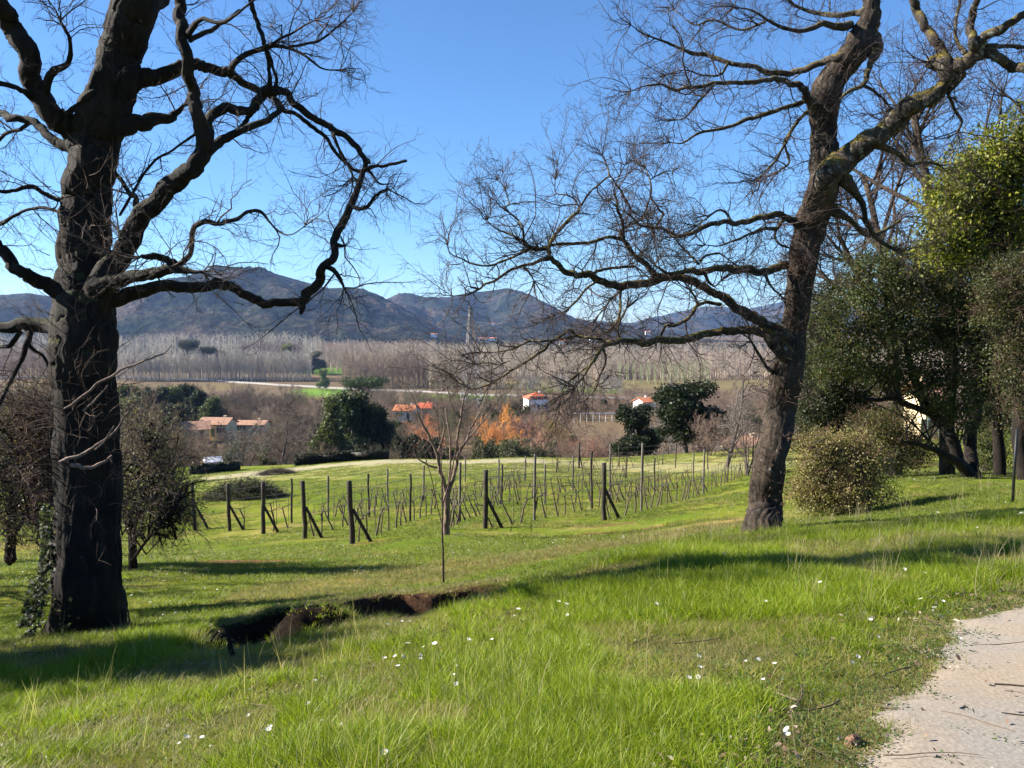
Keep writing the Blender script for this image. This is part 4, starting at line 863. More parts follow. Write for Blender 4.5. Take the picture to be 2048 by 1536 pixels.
# ---------------------------------------------------------------- poplar plantations on the flat
def poplar(seed, n1=16):
    rg = np.random.default_rng(seed); g = Geo()
    p0, a0 = grow([[0, 0, 0]], [[0, 0, 1]], np.array([1.0]), np.array([.007]), 6, .02, (0, 0, .1), 0, .15, rg); g.tubes(p0, a0, 4, (1.25, 1.25, 1.2))
    p1, a1 = grow(*spawn(p0, a0, n1, .25, .98, .5, .2, .5, rg=rg, rmin=.0022), 4, .06, (0, 0, .12), 0, .4, rg); g.tubes(p1, a1, 3)
    p2, a2 = grow(*spawn(p1, a1, 4, .2, 1, .5, .6, .7, rg=rg, rmin=.0018), 3, .1, (0, 0, .1), 0, .5, rg); g.tubes(p2, a2, 3)
    return g
PM = []
for s in range(4):
    me = poplar(60 + s, 36).mesh('poplar_tree'); me.materials.append(M_TWIGT); PM.append(me)
POPG = [poplar(70 + s, 13) for s in range(3)]
PALEG, WARM, MAUVE, TAN = (.37, .335, .275), (.26, .195, .14), (.31, .25, .195), (.35, .295, .225)
belts = [  # u0,u1,y0,y1,height,colour,row gap,individuals
 (232, 622, 735, 790, 24, PALEG, 5.0, 170, 'slim pale bare poplar in the front of the long pale plot', 'poplars of the long pale plot'),
 (860, 1010, 640, 720, 21, TAN, 5.5, 50, 'slim tan bare poplar left of the pylon', 'poplars beside the pylon'),
 (690, 858, 660, 760, 24, WARM, 5.5, 60, 'slim brownish bare poplar of the middle plot', 'poplars of the brownish middle plot'),
 (-300, 640, 980, 1350, 34, PALEG, 9, 0, '', ''), (488, 610, 850, 950, 28, (.17, .125, .115), 7, 0, '', ''), (640, 870, 850, 1150, 27, MAUVE, 8, 0, '', ''),
 (860, 1250, 780, 1150, 25, TAN, 8, 0, '', ''), (1180, 1640, 760, 1150, 25, MAUVE, 8, 0, '', ''), (1240, 1420, 700, 760, 18, (.24, .25, .13), 8, 0, '', ''), (1600, 2300, 700, 1100, 26, MAUVE, 10, 0, '', ''), (-500, 232, 760, 900, 26, WARM, 7, 0, '', '')]
MASS = {}
for bi, (u0, u1, y0, y1, hh, col, gap, ind, lab, grp) in enumerate(belts):
    pts = []
    for y in np.arange(y0, y1, gap):
        x0, x1 = (u0 - 1024) / F * y, (u1 - 1024) / F * y
        for x in np.arange(x0, x1, gap * .8): pts.append((x + rg.normal() * .35, y + rg.normal() * .35))
    pts = np.array(pts); pts = pts[np.argsort(pts[:, 1])]; z = gh(pts[:, 0], pts[:, 1])
    rough = fbm(pts[:, 0] / 28, pts[:, 1] / 28, 91) + .5 * (fbm(pts[:, 0] / 9, pts[:, 1] / 9, 93) - .47)
    hs_ = hh * (.70 + .5 * rough + .16 * rg.random(len(pts)))
    for k in range(min(ind, len(pts))):
        o = obj('poplar_tree', PM[k % 4], None, None, label=lab, cat='tree', group=grp); o.location = (pts[k, 0], pts[k, 1], z[k] - .2); o.scale = (hs_[k] * 1.5, hs_[k] * 1.5, hs_[k]); o.rotation_euler = (0, 0, rg.uniform(0, 6))
        o.color = (*(np.array(col) * rg.uniform(.8, 1.2)), 1)
    R_ = np.arange(ind, len(pts))
    if len(R_) > 900: R_ = R_[np.argsort(pts[R_, 1])][:400].tolist() + rg.choice(R_[400:], 500, replace=False).tolist(); R_ = np.array(R_)
    g = MASS.setdefault(0, Geo())
    for t in range(3):
        sel = R_[np.arange(len(R_)) % 3 == t]
        if not len(sel): continue
        V0 = np.concatenate(POPG[t].V); C0 = np.concatenate(POPG[t].C); F0 = np.concatenate([f for f in POPG[t].F])
        a_ = rg.uniform(0, 6.28, len(sel)); ca, sa = np.cos(a_), np.sin(a_); h_ = hs_[sel][:, None]
        X = (V0[None, :, 0] * ca[:, None] - V0[None, :, 1] * sa[:, None]) * h_ * 1.7 + pts[sel, 0][:, None]; Y = (V0[None, :, 0] * sa[:, None] + V0[None, :, 1] * ca[:, None]) * h_ * 1.7 + pts[sel, 1][:, None]; Z = V0[None, :, 2] * h_ + z[sel][:, None] - .2
        Vv = np.stack([X, Y, Z], -1).reshape(-1, 3); nf = F0[None] + (np.arange(len(sel)) * len(V0))[:, None, None]
        cc = (C0[None] * np.array(col) * rg.uniform(.75, 1.25, (len(sel), 1, 1))).reshape(-1, 3)
        g.add(Vv, nf.reshape(-1, 4), cc)
M_POP = leaf_mat('poplar_twigs', 0, False, .12, .95)
MASS[0].build('poplar_plantation', M_POP, None, kind='stuff')
# dark woods at the foot of the hills: one mass of small crowns
g = Geo(); n = 2600; u = rg.uniform(-400, 2300, n); y = rg.uniform(1400, 1740, n); x = (u - 1024) / F * y; s = rg.uniform(5, 10, n); th = np.linspace(0, 2 * np.pi, 7)[:-1]
prof = np.array([(0, .75), (.35, 1), (.75, .7), (1, .05)])
V = np.stack([x[:, None, None] + np.cos(th)[None, None] * prof[None, :, 1, None] * s[:, None, None] * rg.uniform(.7, 1.2, (n, 4, 6)), y[:, None, None] + np.sin(th)[None, None] * prof[None, :, 1, None] * s[:, None, None] * rg.uniform(.7, 1.2, (n, 4, 6)), -50 + prof[None, :, 0, None] * s[:, None, None] * 1.5 + 0 * th[None, None] + rg.normal(size=(n, 4, 6)) * .6], -1)
i = np.arange(n * 24).reshape(n, 4, 6); q = np.stack([i[:, :-1], np.roll(i, -1, 2)[:, :-1], np.roll(i, -1, 2)[:, 1:], i[:, 1:]], -1).reshape(-1, 4)
g.add(V.reshape(-1, 3), q, (np.array([[.04, .045, .03]]) * rg.uniform(.5, 1.6, (n, 1))).repeat(24, 0)); g.build('far_wood', M_POP, None, kind='stuff')

# ---------------------------------------------------------------- houses
def brickred(nm, c): return plain(nm, c, .85, .35, 1.2, .3)
M_ROOFR, M_ROOFO, M_ROOFB = brickred('red_roof_tiles', (.50, .12, .06)), brickred('orange_roof_tiles', (.44, .16, .075)), brickred('worn_roof_tiles', (.30, .17, .11))
M_WHITE, M_CREAM, M_YEL = plain('white_wall', (.80, .78, .74), .9, .1, .6), plain('cream_wall', (.66, .52, .32), .9, .12, .6), plain('yellow_wall', (.62, .50, .26), .9, .12, .6)
M_GLASS = plain('window_glass', (.03, .04, .05), .15, .1, 1, 0, .6); M_SHUT = plain('shutter_green', (.06, .09, .06), .6, .2, 2)
def house(u, y, w, d, h, rh, wall, roof, label, rz=0., wins=3, floors=1, hip=False, cat='house', dz=0, door=True, dx=0, rows_=None):
    g0 = at(u, y); gz_ = g0[2] + dz; root = empty('house', (g0[0] + dx, y, gz_), label, cat, None, rz)
    g = Geo().box((0, 0, h / 2 - .5), (w / 2, d / 2, h / 2 + .5)); 
    if not hip: g.add([(-w / 2, -d / 2, h), (-w / 2, d / 2, h), (-w / 2, 0, h + rh), (w / 2, -d / 2, h), (w / 2, d / 2, h), (w / 2, 0, h + rh)], np.array([[0, 1, 2], [3, 5, 4]]))
    g.build('wall', wall, root, smooth=False)
    e = .45; k = rh / (d / 2); t = .18; g = Geo(); W, D_ = w / 2 + e, d / 2 + e; z0 = h - e * k + .03
    rx = W if not hip else max(W - D_, .2)
    top = [(-W, -D_, z0), (W, -D_, z0), (rx, 0, h + rh + .03), (-rx, 0, h + rh + .03), (-W, D_, z0), (W, D_, z0)]
    V = top + [(a, b_, c + t) for a, b_, c in top]
    Fq = [[6, 7, 8, 9], [11, 10, 9, 8], [3, 2, 1, 0], [2, 3, 4, 5], [0, 1, 7, 6], [5, 4, 10, 11]]; Ft = []
    if hip: Ft = [[6, 9, 10], [7, 11, 8], [0, 4, 3], [1, 2, 5]]; Fq += [[0, 6, 10, 4], [1, 5, 11, 7]]
    else: Fq += [[0, 6, 9, 3], [3, 9, 10, 4], [1, 2, 8, 7], [2, 5, 11, 8]]
    g.add(V, [np.array(Fq)] + ([np.array(Ft)] if Ft else []))
    rf = g.build('roof', roof, root, smooth=False)
    Geo().box((w * .22, d * .12, h + rh * .9), (.35, .3, .7)).build('chimney', wall, rf, smooth=False)
    for f in range(floors):
        for i in range(wins):
            x = (i + .5) / wins * w * .9 - w * .45; z = 1.6 + f * 2.9
            if door and f == 0 and i == wins // 2:
                Geo().box((x, -d / 2 - .02, 1.0), (.5, .05, 1.05)).build('door', M_SHUT, root, smooth=False); continue
            fr = Geo().box((x, -d / 2 - .01, z), (.52, .05, .68)).build('window', M_WHITE, root, smooth=False)
            Geo().box((x, -d / 2 - .05, z), (.42, .03, .58)).build('pane', M_GLASS, fr, smooth=False)
            for sx in (-1, 1): Geo().box((x + sx * .78, -d / 2 - .03, z), (.24, .03, .66)).build('shutter', M_SHUT, root, smooth=False)
    return root
house(1072, 290, 7.6, 7, 4.4, 1.7, M_WHITE, M_ROOFR, 'white two-storey villa with red hipped roof in the middle distance', .25, 3, 2, True, dz=1.6)
house(812, 262, 6.6, 7, 2.8, 1.5, M_WHITE, M_ROOFO, 'white house with orange-red roof left of the pylon', -.15, 2, 1, dz=.8)
house(850, 268, 3.8, 5, 3.4, 1.4, M_CREAM, M_ROOFR, 'small cottage with a red roof right beside the orange-roofed house', .1, 1, 1, door=False, dz=.6)
house(855, 175, 6.5, 4, 1.8, 1.1, M_CREAM, M_ROOFO, 'low rust-roofed outbuilding behind the fork-trunked tree', .05, 2, 1, cat='outbuilding', dz=-.6)
house(432, 200, 7.2, 6, 3.0, 1.3, M_CREAM, M_ROOFB, 'long cream farmhouse with a worn orange tiled roof', -.1, 3, 1, dz=1.2, dx=0)
house(388, 192, 5.8, 6, 2.6, 1.5, M_YEL, M_ROOFB, 'pale yellow lean-to end of the farm at its left', .35, 2, 1, dz=.9, cat='outbuilding')
house(500, 206, 8.0, 5, 2.2, .8, M_CREAM, M_ROOFB, 'long low barn with a worn orange roof right of the farmhouse', -.05, 2, 1, dz=1.4, cat='barn')
house(1290, 270, 5.0, 6, 3.8, 1.2, M_WHITE, M_ROOFO, 'small white house with orange roof left of the round dark evergreen', .5, 2, 1, dz=1.4)
house(1492, 118, 6, 5, 2.4, 1.3, M_CREAM, M_ROOFB, 'house with a dull red roof half hidden behind bare trees', -.1, 2, 1, dz=1.8)
house(1848, 66, 1.3, 3, 4.2, .8, M_CREAM, M_ROOFB, 'pale yellow house glimpsed under the leaning evergreen', .1, 1, 1, dz=-.5, door=False)
for k, (u, v, y, w, lab) in enumerate([(403, 632, 2330, 16, 'white villa highest on the wooded hill'), (508, 641, 2240, 13, 'white villa right of and below the highest one'), (986, 651, 2900, 14, 'lone small white house on the middle hill'), (975, 682, 1700, 40, 'long white building at the foot of the hills by the pylon'), (868, 673, 2000, 16, 'white building at the hill foot left of the pylon'), (1125, 688, 1650, 12, 'left white house at the foot of the right hill'), (1186, 684, 1650, 14, 'right white house at the foot of the right hill'), (1295, 668, 2100, 12, 'white farmhouse below the right far hill'), (665, 701, 1250, 18, 'pale sheds among the mauve poplars'), (20, 632, 2200, 22, 'white villa on the hill at the far left')]):
    p = P(u, v, y); root = empty('house', tuple(p), lab, 'house')
    Geo().box((0, 0, 2), (w / 2, 5, 4)).build('wall', M_WHITE, root, smooth=False)
    Geo().add([(-w / 2 - .4, -5.4, 5.9), (w / 2 + .4, -5.4, 5.9), (w / 2 + .4, 5.4, 5.9), (-w / 2 - .4, 5.4, 5.9), (-w / 2, 0, 8), (w / 2, 0, 8)], [np.array([[0, 1, 5, 4], [2, 3, 4, 5], [3, 2, 1, 0]]), np.array([[0, 4, 3], [1, 2, 5]])]).build('roof', M_ROOFO, root, smooth=False)
# the white hut, greenhouse frame and walls
p = at(420, 132); hut = empty('garden_hut', (p[0], p[1], p[2]), 'small white garden hut with a pale pitched roof below the field edge', 'hut', None, .5)
zt = P(420, 935, 132)[2] - p[2]
Geo().box((0, 0, zt / 2 + .4), (1.15, 1.2, zt / 2 + .75)).build('wall', M_WHITE, hut, smooth=False)
z = zt + 1.1; Geo().add([(-1.4, -1.5, z), (1.4, -1.5, z), (1.4, 1.5, z), (-1.4, 1.5, z), (-1.4, 0, z + .75), (1.4, 0, z + .75)], [np.array([[0, 1, 5, 4], [2, 3, 4, 5], [3, 2, 1, 0]]), np.array([[0, 4, 3], [1, 2, 5]])]).build('roof', plain('pale_roof', (.75, .76, .78), .5, .08), hut, smooth=False)
p = at(1200, 250); gr = empty('greenhouse', tuple(p), 'long pale greenhouse frame between the villa and the small white house', 'greenhouse', None, .05)
bz = P(1200, 850, 250)[2] - p[2]
for i in range(9): Geo().box((-8 + i * 2, 0, bz + 1.6), (.09, .09, 2.0)).build('post', M_WHITE, gr, smooth=False)
Geo().box((0, 0, bz + 3.7), (8.2, .12, .12)).build('rail', M_WHITE, gr, smooth=False); Geo().box((0, 0, bz - .2), (8.2, .3, .45)).build('base_wall', M_WHITE, gr, smooth=False)
# dark hedges along the rim
def hedge(pl, h, w, label, n=5200):
    pl = [at(u, y) for u, y in pl]; g = Geo(); rg = np.random.default_rng(int(pl[0][0] * 7) % 97); t = rg.uniform(0, len(pl) - 1, n); i = np.minimum(t.astype(int), len(pl) - 2); f = (t - i)[:, None]; A_ = np.array(pl)
    c = A_[i] * (1 - f) + A_[i + 1] * f; c[:, 2] = gh(c[:, 0], c[:, 1]) + rg.random(n) * h * (.85 + .3 * vn(t * 9, t * 0, 4)); c[:, 1] += rg.uniform(-w, w, n)
    A = unit(rg.normal(size=(n, 3))); B = unit(np.cross(A, rg.normal(size=(n, 3)))); o = c.mean(0)
    g.quads(c - o, A * .09, B * .05, np.array([[.02, .024, .012]]) * rg.uniform(.6, 1.5, (n, 1)))
    for a_, b_ in zip(pl[:-1], pl[1:]):
        m = (np.array(a_) + b_) / 2 - o; L_ = np.hypot(b_[0] - a_[0], b_[1] - a_[1]); g.box(m + [0, 0, h * .4], (L_ / 2, w * .7, h * .4), math.atan2(b_[1] - a_[1], b_[0] - a_[0]), (.02, .02, .012))
    ob = g.build('hedge', M_LEAF, None, label=label, cat='hedge'); ob.location = tuple(o)
hedge([(585, 76), (640, 77), (700, 78), (775, 78)], 1.0, .4, 'dark clipped hedge along the back rim of the field, centre')
hedge([(375, 70), (420, 72), (472, 74)], .8, .4, 'short dark hedge in front of the white hut')

# ---------------------------------------------------------------- pylon
M_STEEL = plain('galvanised_steel', (.23, .225, .215), .6, .3, 2, 0, .4)
PY = 310.; pb = at(942, PY); root = empty('power_pylon', tuple(pb), 'tall grey lattice power pylon in the valley', 'pylon', None, .35)
Ht = P(952, 613, PY)[2] - pb[2]
def prof_w(z): t = z / Ht; return 3.3 * (1 - t) ** 1.15 + .55
lv = [0]; 
while lv[-1] < Ht - 1.2: lv.append(lv[-1] + prof_w(lv[-1]) * 1.35 + .5)
lv = np.array(lv) * Ht / lv[-1]
cn = [(-1, -1), (1, -1), (1, 1), (-1, 1)]
for sx, sy in cn:
    g = Geo(); g.tubes(np.array([[sx * prof_w(z), sy * prof_w(z), z] for z in lv]), np.full(len(lv), .18), 4); g.build('leg', M_STEEL, root, smooth=False)
g = Geo()
for a_, b_ in zip(lv[:-1], lv[1:]):
    for k in range(4):
        (x0, y0), (x1, y1) = cn[k], cn[(k + 1) % 4]; wa, wb = prof_w(a_), prof_w(b_)
        for P0, P1 in (((x0 * wa, y0 * wa, a_), (x1 * wb, y1 * wb, b_)), ((x1 * wa, y1 * wa, a_), (x0 * wb, y0 * wb, b_)), ((x0 * wb, y0 * wb, b_), (x1 * wb, y1 * wb, b_))):
            g.tubes(np.array([P0, P1]), np.full(2, .11), 3)
g.build('lattice', M_STEEL, root, smooth=False)
for z, L_ in ((Ht * .985, 6.5), (Ht * .90, 7.5)):
    g = Geo()
    for s in (-1, 1):
        w = prof_w(z)
        for yy in (-w, w): g.tubes(np.array([[0, yy, z], [s * L_, 0, z + .15]]), np.full(2, .14), 3); g.tubes(np.array([[s * w, yy, z - 1.2], [s * L_, 0, z + .1]]), np.full(2, .07), 3)
    g.build('cross_arm', M_STEEL, root, smooth=False)
    for s in (-1, 1): Geo().tubes(np.array([[s * L_, 0, z], [s * L_, 0, z - .8], [s * L_, 0, z - 1.6]]), np.array([.12, .2, .12]), 6).build('insulator', M_GLASS, root)
# ---------------------------------------------------------------- vineyard
def post_mesh(h, r, seed, sides=8):
    rg = np.random.default_rng(seed); g = Geo(); z = np.linspace(-.3, h, 7)
    pts = np.stack([rg.normal(size=7) * .008 + .02 * seed % 3 * .01, rg.normal(size=7) * .008, z], 1); pts[:, 0] += (z / h) * rg.normal() * .05
    g.tubes(pts, np.full(7, r) * rg.uniform(.9, 1.1, 7), sides, None, True); return g
END = [((390,1061),965,'leftmost braced end post of the vineyard'), ((459,1063),968,'second braced end post from the left, before the brush heap'), ((527,1068),964,'third braced end post from the left'),
       ((611,1078),962,'fourth braced end post from the left'), ((705,1088),962,'nearest and tallest braced end post of the vineyard'), ((971,1057),940,'braced end post right of the fork-trunked tree'), ((1208,1041),926,'braced end post nearest the right oak'), ((1158,937),886,'small far braced end post at the back of the vineyard')]
EP = []
for k, ((u, v), vt, lab) in enumerate(END):
    p = hit(u, v); h = P(u, vt, p[1])[2] - p[2]; EP.append(p); far = k == 7
    root = empty('end_post', tuple(p), 'dark wooden ' + lab, 'vineyard post', 'braced end posts of the vineyard rows')
    post_mesh(h, .075, k).build('post', M_WOOD, root)
    L_ = .52 if not far else .3; q0 = np.array([.03, 0, h * .55]); gx_, gy_ = p[0] + L_, p[1] + .1
    q1 = np.array([L_, .1, gz(gx_, gy_) - p[2] - .05]); g = Geo(); g.tubes(np.stack([q0 + (q1 - q0) * t for t in (0, .35, .7, 1)]), np.array([.045, .05, .052, .055]), 8, None, True)
    g.build('brace', M_WOOD, root)
MID = [(583,1046,957),(656,1040,952),(738,1035,948),(775,1005,937),(820,1043,948),(847,1004,931),(919,1045,925),(997,990,918),(1003,1008,929),(1050,963,912),(1068,1041,908),(1089,1009,929),
       (1113,946,916),(1145,982,912),(1183,1019,902),(1219,1002,879),(1252,956,912),(1282,1024,886),(1309,989,916),(1325,930,899),(1351,935,886),(1406,989,899),(1415,939,886),(1495,949,886),(1504,948,874),(930,965,915),(1238,935,890),(1386,965,905),(1455,962,900)]
protos = [post_mesh(1.0, .042, 30 + i).mesh('vineyard_post') for i in range(4)]
for i, m in enumerate(protos): m.materials.append(M_WOODP if i % 2 else M_WOOD)
MP = []
for k, (u, v, vt) in enumerate(MID):
    p = hit(u, v); h = min(P(u, vt, p[1])[2] - p[2], 2.6); MP.append(p)
    o = obj('vineyard_post', protos[k % 4] if p[1] > 27 else protos[2 * (k % 2) + 1], None, None, label='slim weathered grey post standing among the bare vine rows', cat='vineyard post', group='intermediate posts of the vineyard rows')
    o.location = tuple(p); o.scale = (1, 1, h)
ROWS = [[(459,1063),(583,1046)], [(527,1068),(656,1040),(775,1005)], [(611,1078),(738,1035),(847,1004)], [(705,1088),(820,1043),(930,1004),(1003,985),(1050,963)], [(890,1062),(919,1045),(1003,1008),(1145,982),(1252,956)],
        [(971,1057),(1068,1041),(1183,1019),(1309,989),(1386,965)], [(1208,1041),(1282,1024),(1406,989),(1495,949)], [(1113,946),(1238,935),(1325,930)], [(850,1020),(1089,1009),(1219,1002),(1330,972)]]
def vine(seed):
    rg = np.random.default_rng(seed); g = Geo()
    p0, a0 = grow([[0, 0, -.05]], [[.05, 0, 1]], np.array([.85]), np.array([.030]), 7, .16, (0, 0, .1), 0, .7, rg); g.tubes(p0, a0, 6)
    e = p0[0, -1]; S = [e, e]; D = [[1, 0, .1], [-1, .1, .1]]
    p1, a1 = grow(S, D, np.array([.5, .35]), np.array([.014, .012]), 6, .14, (0, 0, 0), 0, .5, rg); g.tubes(p1, a1, 5)
    p2, a2 = grow(*spawn(p1, a1, 3, .3, 1, 1.2, .5, .6, rg=rg, rmin=.004), 4, .12, (0, 0, .2), 0, .4, rg); g.tubes(p2, a2, 3)
    g.tubes(np.array([[.05, 0, -.05], [.06, .01, .6], [.05, 0, 1.15]]), np.full(3, .010), 4)   # cane stake
    m = g.mesh('grape_vine'); m.materials.append(M_VINE); return m
M_VINE = plain('vine_wood', (.10, .075, .06), .9, .5, 12)
RN = ('row of the second braced post from the left', 'row of the third braced post from the left', 'row of the fourth braced post from the left', 'row of the nearest and tallest braced post', 'row just behind the fork-trunked tree', 'row of the braced post right of the fork-trunked tree', 'row of the braced post nearest the right oak', 'farthest row at the back of the vineyard', 'middle row between the tall pale posts')
VM = [vine(s) for s in range(5)]; rg = np.random.default_rng(8)
for ri, row in enumerate(ROWS):
    pts = np.array([hit(u, v) for u, v in row]); seg = np.linalg.norm(np.diff(pts, axis=0), axis=1); cum = np.concatenate([[0], np.cumsum(seg)]); n = int(cum[-1] / .85)
    for s in (np.arange(n) + .6) * cum[-1] / n + rg.normal(size=n) * .12:
        x, y = np.interp(s, cum, pts[:, 0]), np.interp(s, cum, pts[:, 1]); i = min(np.searchsorted(cum, s), len(seg)) - 1; d = pts[i + 1] - pts[i]
        o = obj('grape_vine', VM[rg.integers(5)], None, None, label='bare pruned vine in the ' + RN[ri], cat='vine', group='vines of the vineyard rows'); o.location = (x, y, gz(x, y)); o.rotation_euler = (0, 0, math.atan2(d[1], d[0])); sc_ = rg.uniform(.85, 1.15); o.scale = (sc_,) * 3
    g = Geo(); t = np.linspace(0, cum[-1], 24); w = np.stack([np.interp(t, cum, pts[:, 0]), np.interp(t, cum, pts[:, 1])], 1); z = gh(w[:, 0], w[:, 1])
    for hh in (.80, 1.2, 1.6): g.tubes(np.column_stack([w, z + hh]) - pts[0], np.full(24, .009), 3)
    o = g.build('trellis_wire', M_WIRE, None, label='thin wires strung along the ' + RN[ri], cat='wire', group='wires of the vineyard rows'); o.location = tuple(pts[0])

# brush heaps in the field
def brush(u0, u1, vb, vt, label, seed, leaf=True):
    a_, b_ = hit(u0, vb), hit(u1, vb); c = (a_ + b_) / 2; w = abs(b_[0] - a_[0]) / 2; c[1] += w * .3; c[2] = gz(c[0], c[1]); h = P((u0 + u1) / 2, vt, c[1])[2] - c[2]
    rg = np.random.default_rng(seed); n = 1500; g = Geo(); th = rg.uniform(0, 6.28, n); r = np.sqrt(rg.random(n)); base = np.stack([np.cos(th) * r * w, np.sin(th) * r * w * .5, h * (1 - r ** 2.2) * rg.random(n) ** .5 * (.75 + .4 * vn(np.cos(th) * r * 3 + 5, np.sin(th) * 2 + 5, seed))], 1)
    D = rg.normal(size=(n, 3)) * [1, 1, .35]; p, a = grow(base, D, rg.uniform(.2, .7, n), np.full(n, .010), 5, .2, (0, 0, -.04), 0, .3, rg); p[..., 2] = np.maximum(p[..., 2], .01); g.tubes(p, a, 3, np.array([[.075, .06, .04]]) * rg.uniform(.5, 1.8, (n, 1)))
    if leaf:
        m = 16000; k = rg.integers(0, n, m); c_ = p[k, rg.integers(1, 5, m)] + rg.normal(size=(m, 3)) * .05; c_[:, 2] = np.maximum(c_[:, 2], .02); A = unit(rg.normal(size=(m, 3))); B = unit(np.cross(A, rg.normal(size=(m, 3))))
        g.quads(c_, A * .04, B * .018, np.array([[.05, .058, .03]]) * rg.uniform(.5, 1.6, (m, 1)))
    o = g.build('brush_heap', M_LEAF, None, label=label, cat='brush heap'); o.location = tuple(c)
brush(408, 562, 1000, 957, 'large dark heap of cut olive brush behind the left end posts', 3)
brush(524, 584, 950, 937, 'small brown heap of cut branches far behind the large one', 4, False)

# ---------------------------------------------------------------- young trees in the lawn
def small_tree(name, u, v, limbs, label, tw, leaf_side=None, mt=None, col=(1.5, 1.45, 1.3), yd=None):
    b_ = hit(u, v); y = b_[1]; root = empty(name, tuple(b_), label, 'tree'); g = Geo(); gb = Geo(); L = []
    for j, (pl, ds, lean) in enumerate(limbs):
        pts, rad = trace(pl, y + ds, lean, .12, 5, 200 + j); L.append((pts - b_, rad)); knobbly(g if j == 0 else gb, pts - b_, rad, 10 if j < 1 else 6, .15, .02, j, (np.array(col)))
    g.build('trunk', mt or M_TWIG, root); gb.V and gb.build('limb', mt or M_TWIG, root)
    gt = Geo(); twigs(gt, L, col=col, **tw); gt.build('twigs', M_TWIG, root, kind='stuff'); return root, b_
small_tree('young_tree', 891, 1072, [
 ([(892,1078,8.6),(893,1050,6.9),(894,1020,5.9),(895,995,6.3),(896,975,4.6)], 0, 0),
 ([(895,995,5),(887,962,4.3),(879,935,3.6),(874,908,3.3),(864,884,2.8),(852,859,2.4),(837,832,1.7),(830,805,1.3),(815,775,0.79)], 0, -.5),
 ([(896,985,4.6),(905,962,4),(913,929,3.4),(917,908,3.2),(924,897,2.6),(934,880,2.2),(940,860,1.8),(952,840,1.5),(968,810,1.1),(985,775,0.66)], 0, .5),
 ([(917,908,2.6),(914,885,2.6),(916,865,2.5),(921,840,2.2),(924,815,2),(932,780,1.6),(944,735,1.1),(950,690,0.73)], .1, .1),
 ([(896,980,3.3),(900,940,2.3),(901,908,1.8),(899,870,1.5),(893,830,1.2),(890,790,0.73)], 0, .3),
 ([(874,908,2),(884,880,1.7),(889,850,1.5),(880,820,1.1)], 0, -.3),
 ([(880,937,2.3),(860,932,2),(845,924,1.6),(829,912,1.1)], 0, -.2),
 ([(921,840,1.7),(905,815,1.3),(895,780,0.99),(880,745,0.66)], .1, -.2),
 ([(934,880,1.7),(960,850,1.3),(985,815,0.92),(1005,790,0.66)], .2, .4)],
 'slender bare tree with a forked white-flecked trunk between vineyard and bank', dict(per_m=6, L1=.6, n2=4, n3=3, r1=.005, rm=.0026, rcap=.05, seed=55, wig=.16, trop=(0, 0, .12), ang=.7), col=(2.6, 2.5, 2.3))
small_tree('sapling', 887, 1173, [([(887,1180,2.6),(886,1120,2.2),(884,1060,1.9),(885,1000,1.5),(883,940,1.2),(879,880,1),(874,820,.7)], 0, 0), ([(884,1050,1.3),(872,1000,1.1),(862,950,.9),(845,900,.6)], 0, -.1), ([(885,1010,2),(900,960,1.5),(912,900,1.1)], 0, .15)],
 'thin bare sapling whip at the top of the eroded bank', dict(per_m=3, L1=.3, n2=2, n3=1, r1=.0025, rm=.0015, rcap=.03, seed=56, trop=(0, 0, .1), ang=.6), col=(1.5, 1.3, 1.1))

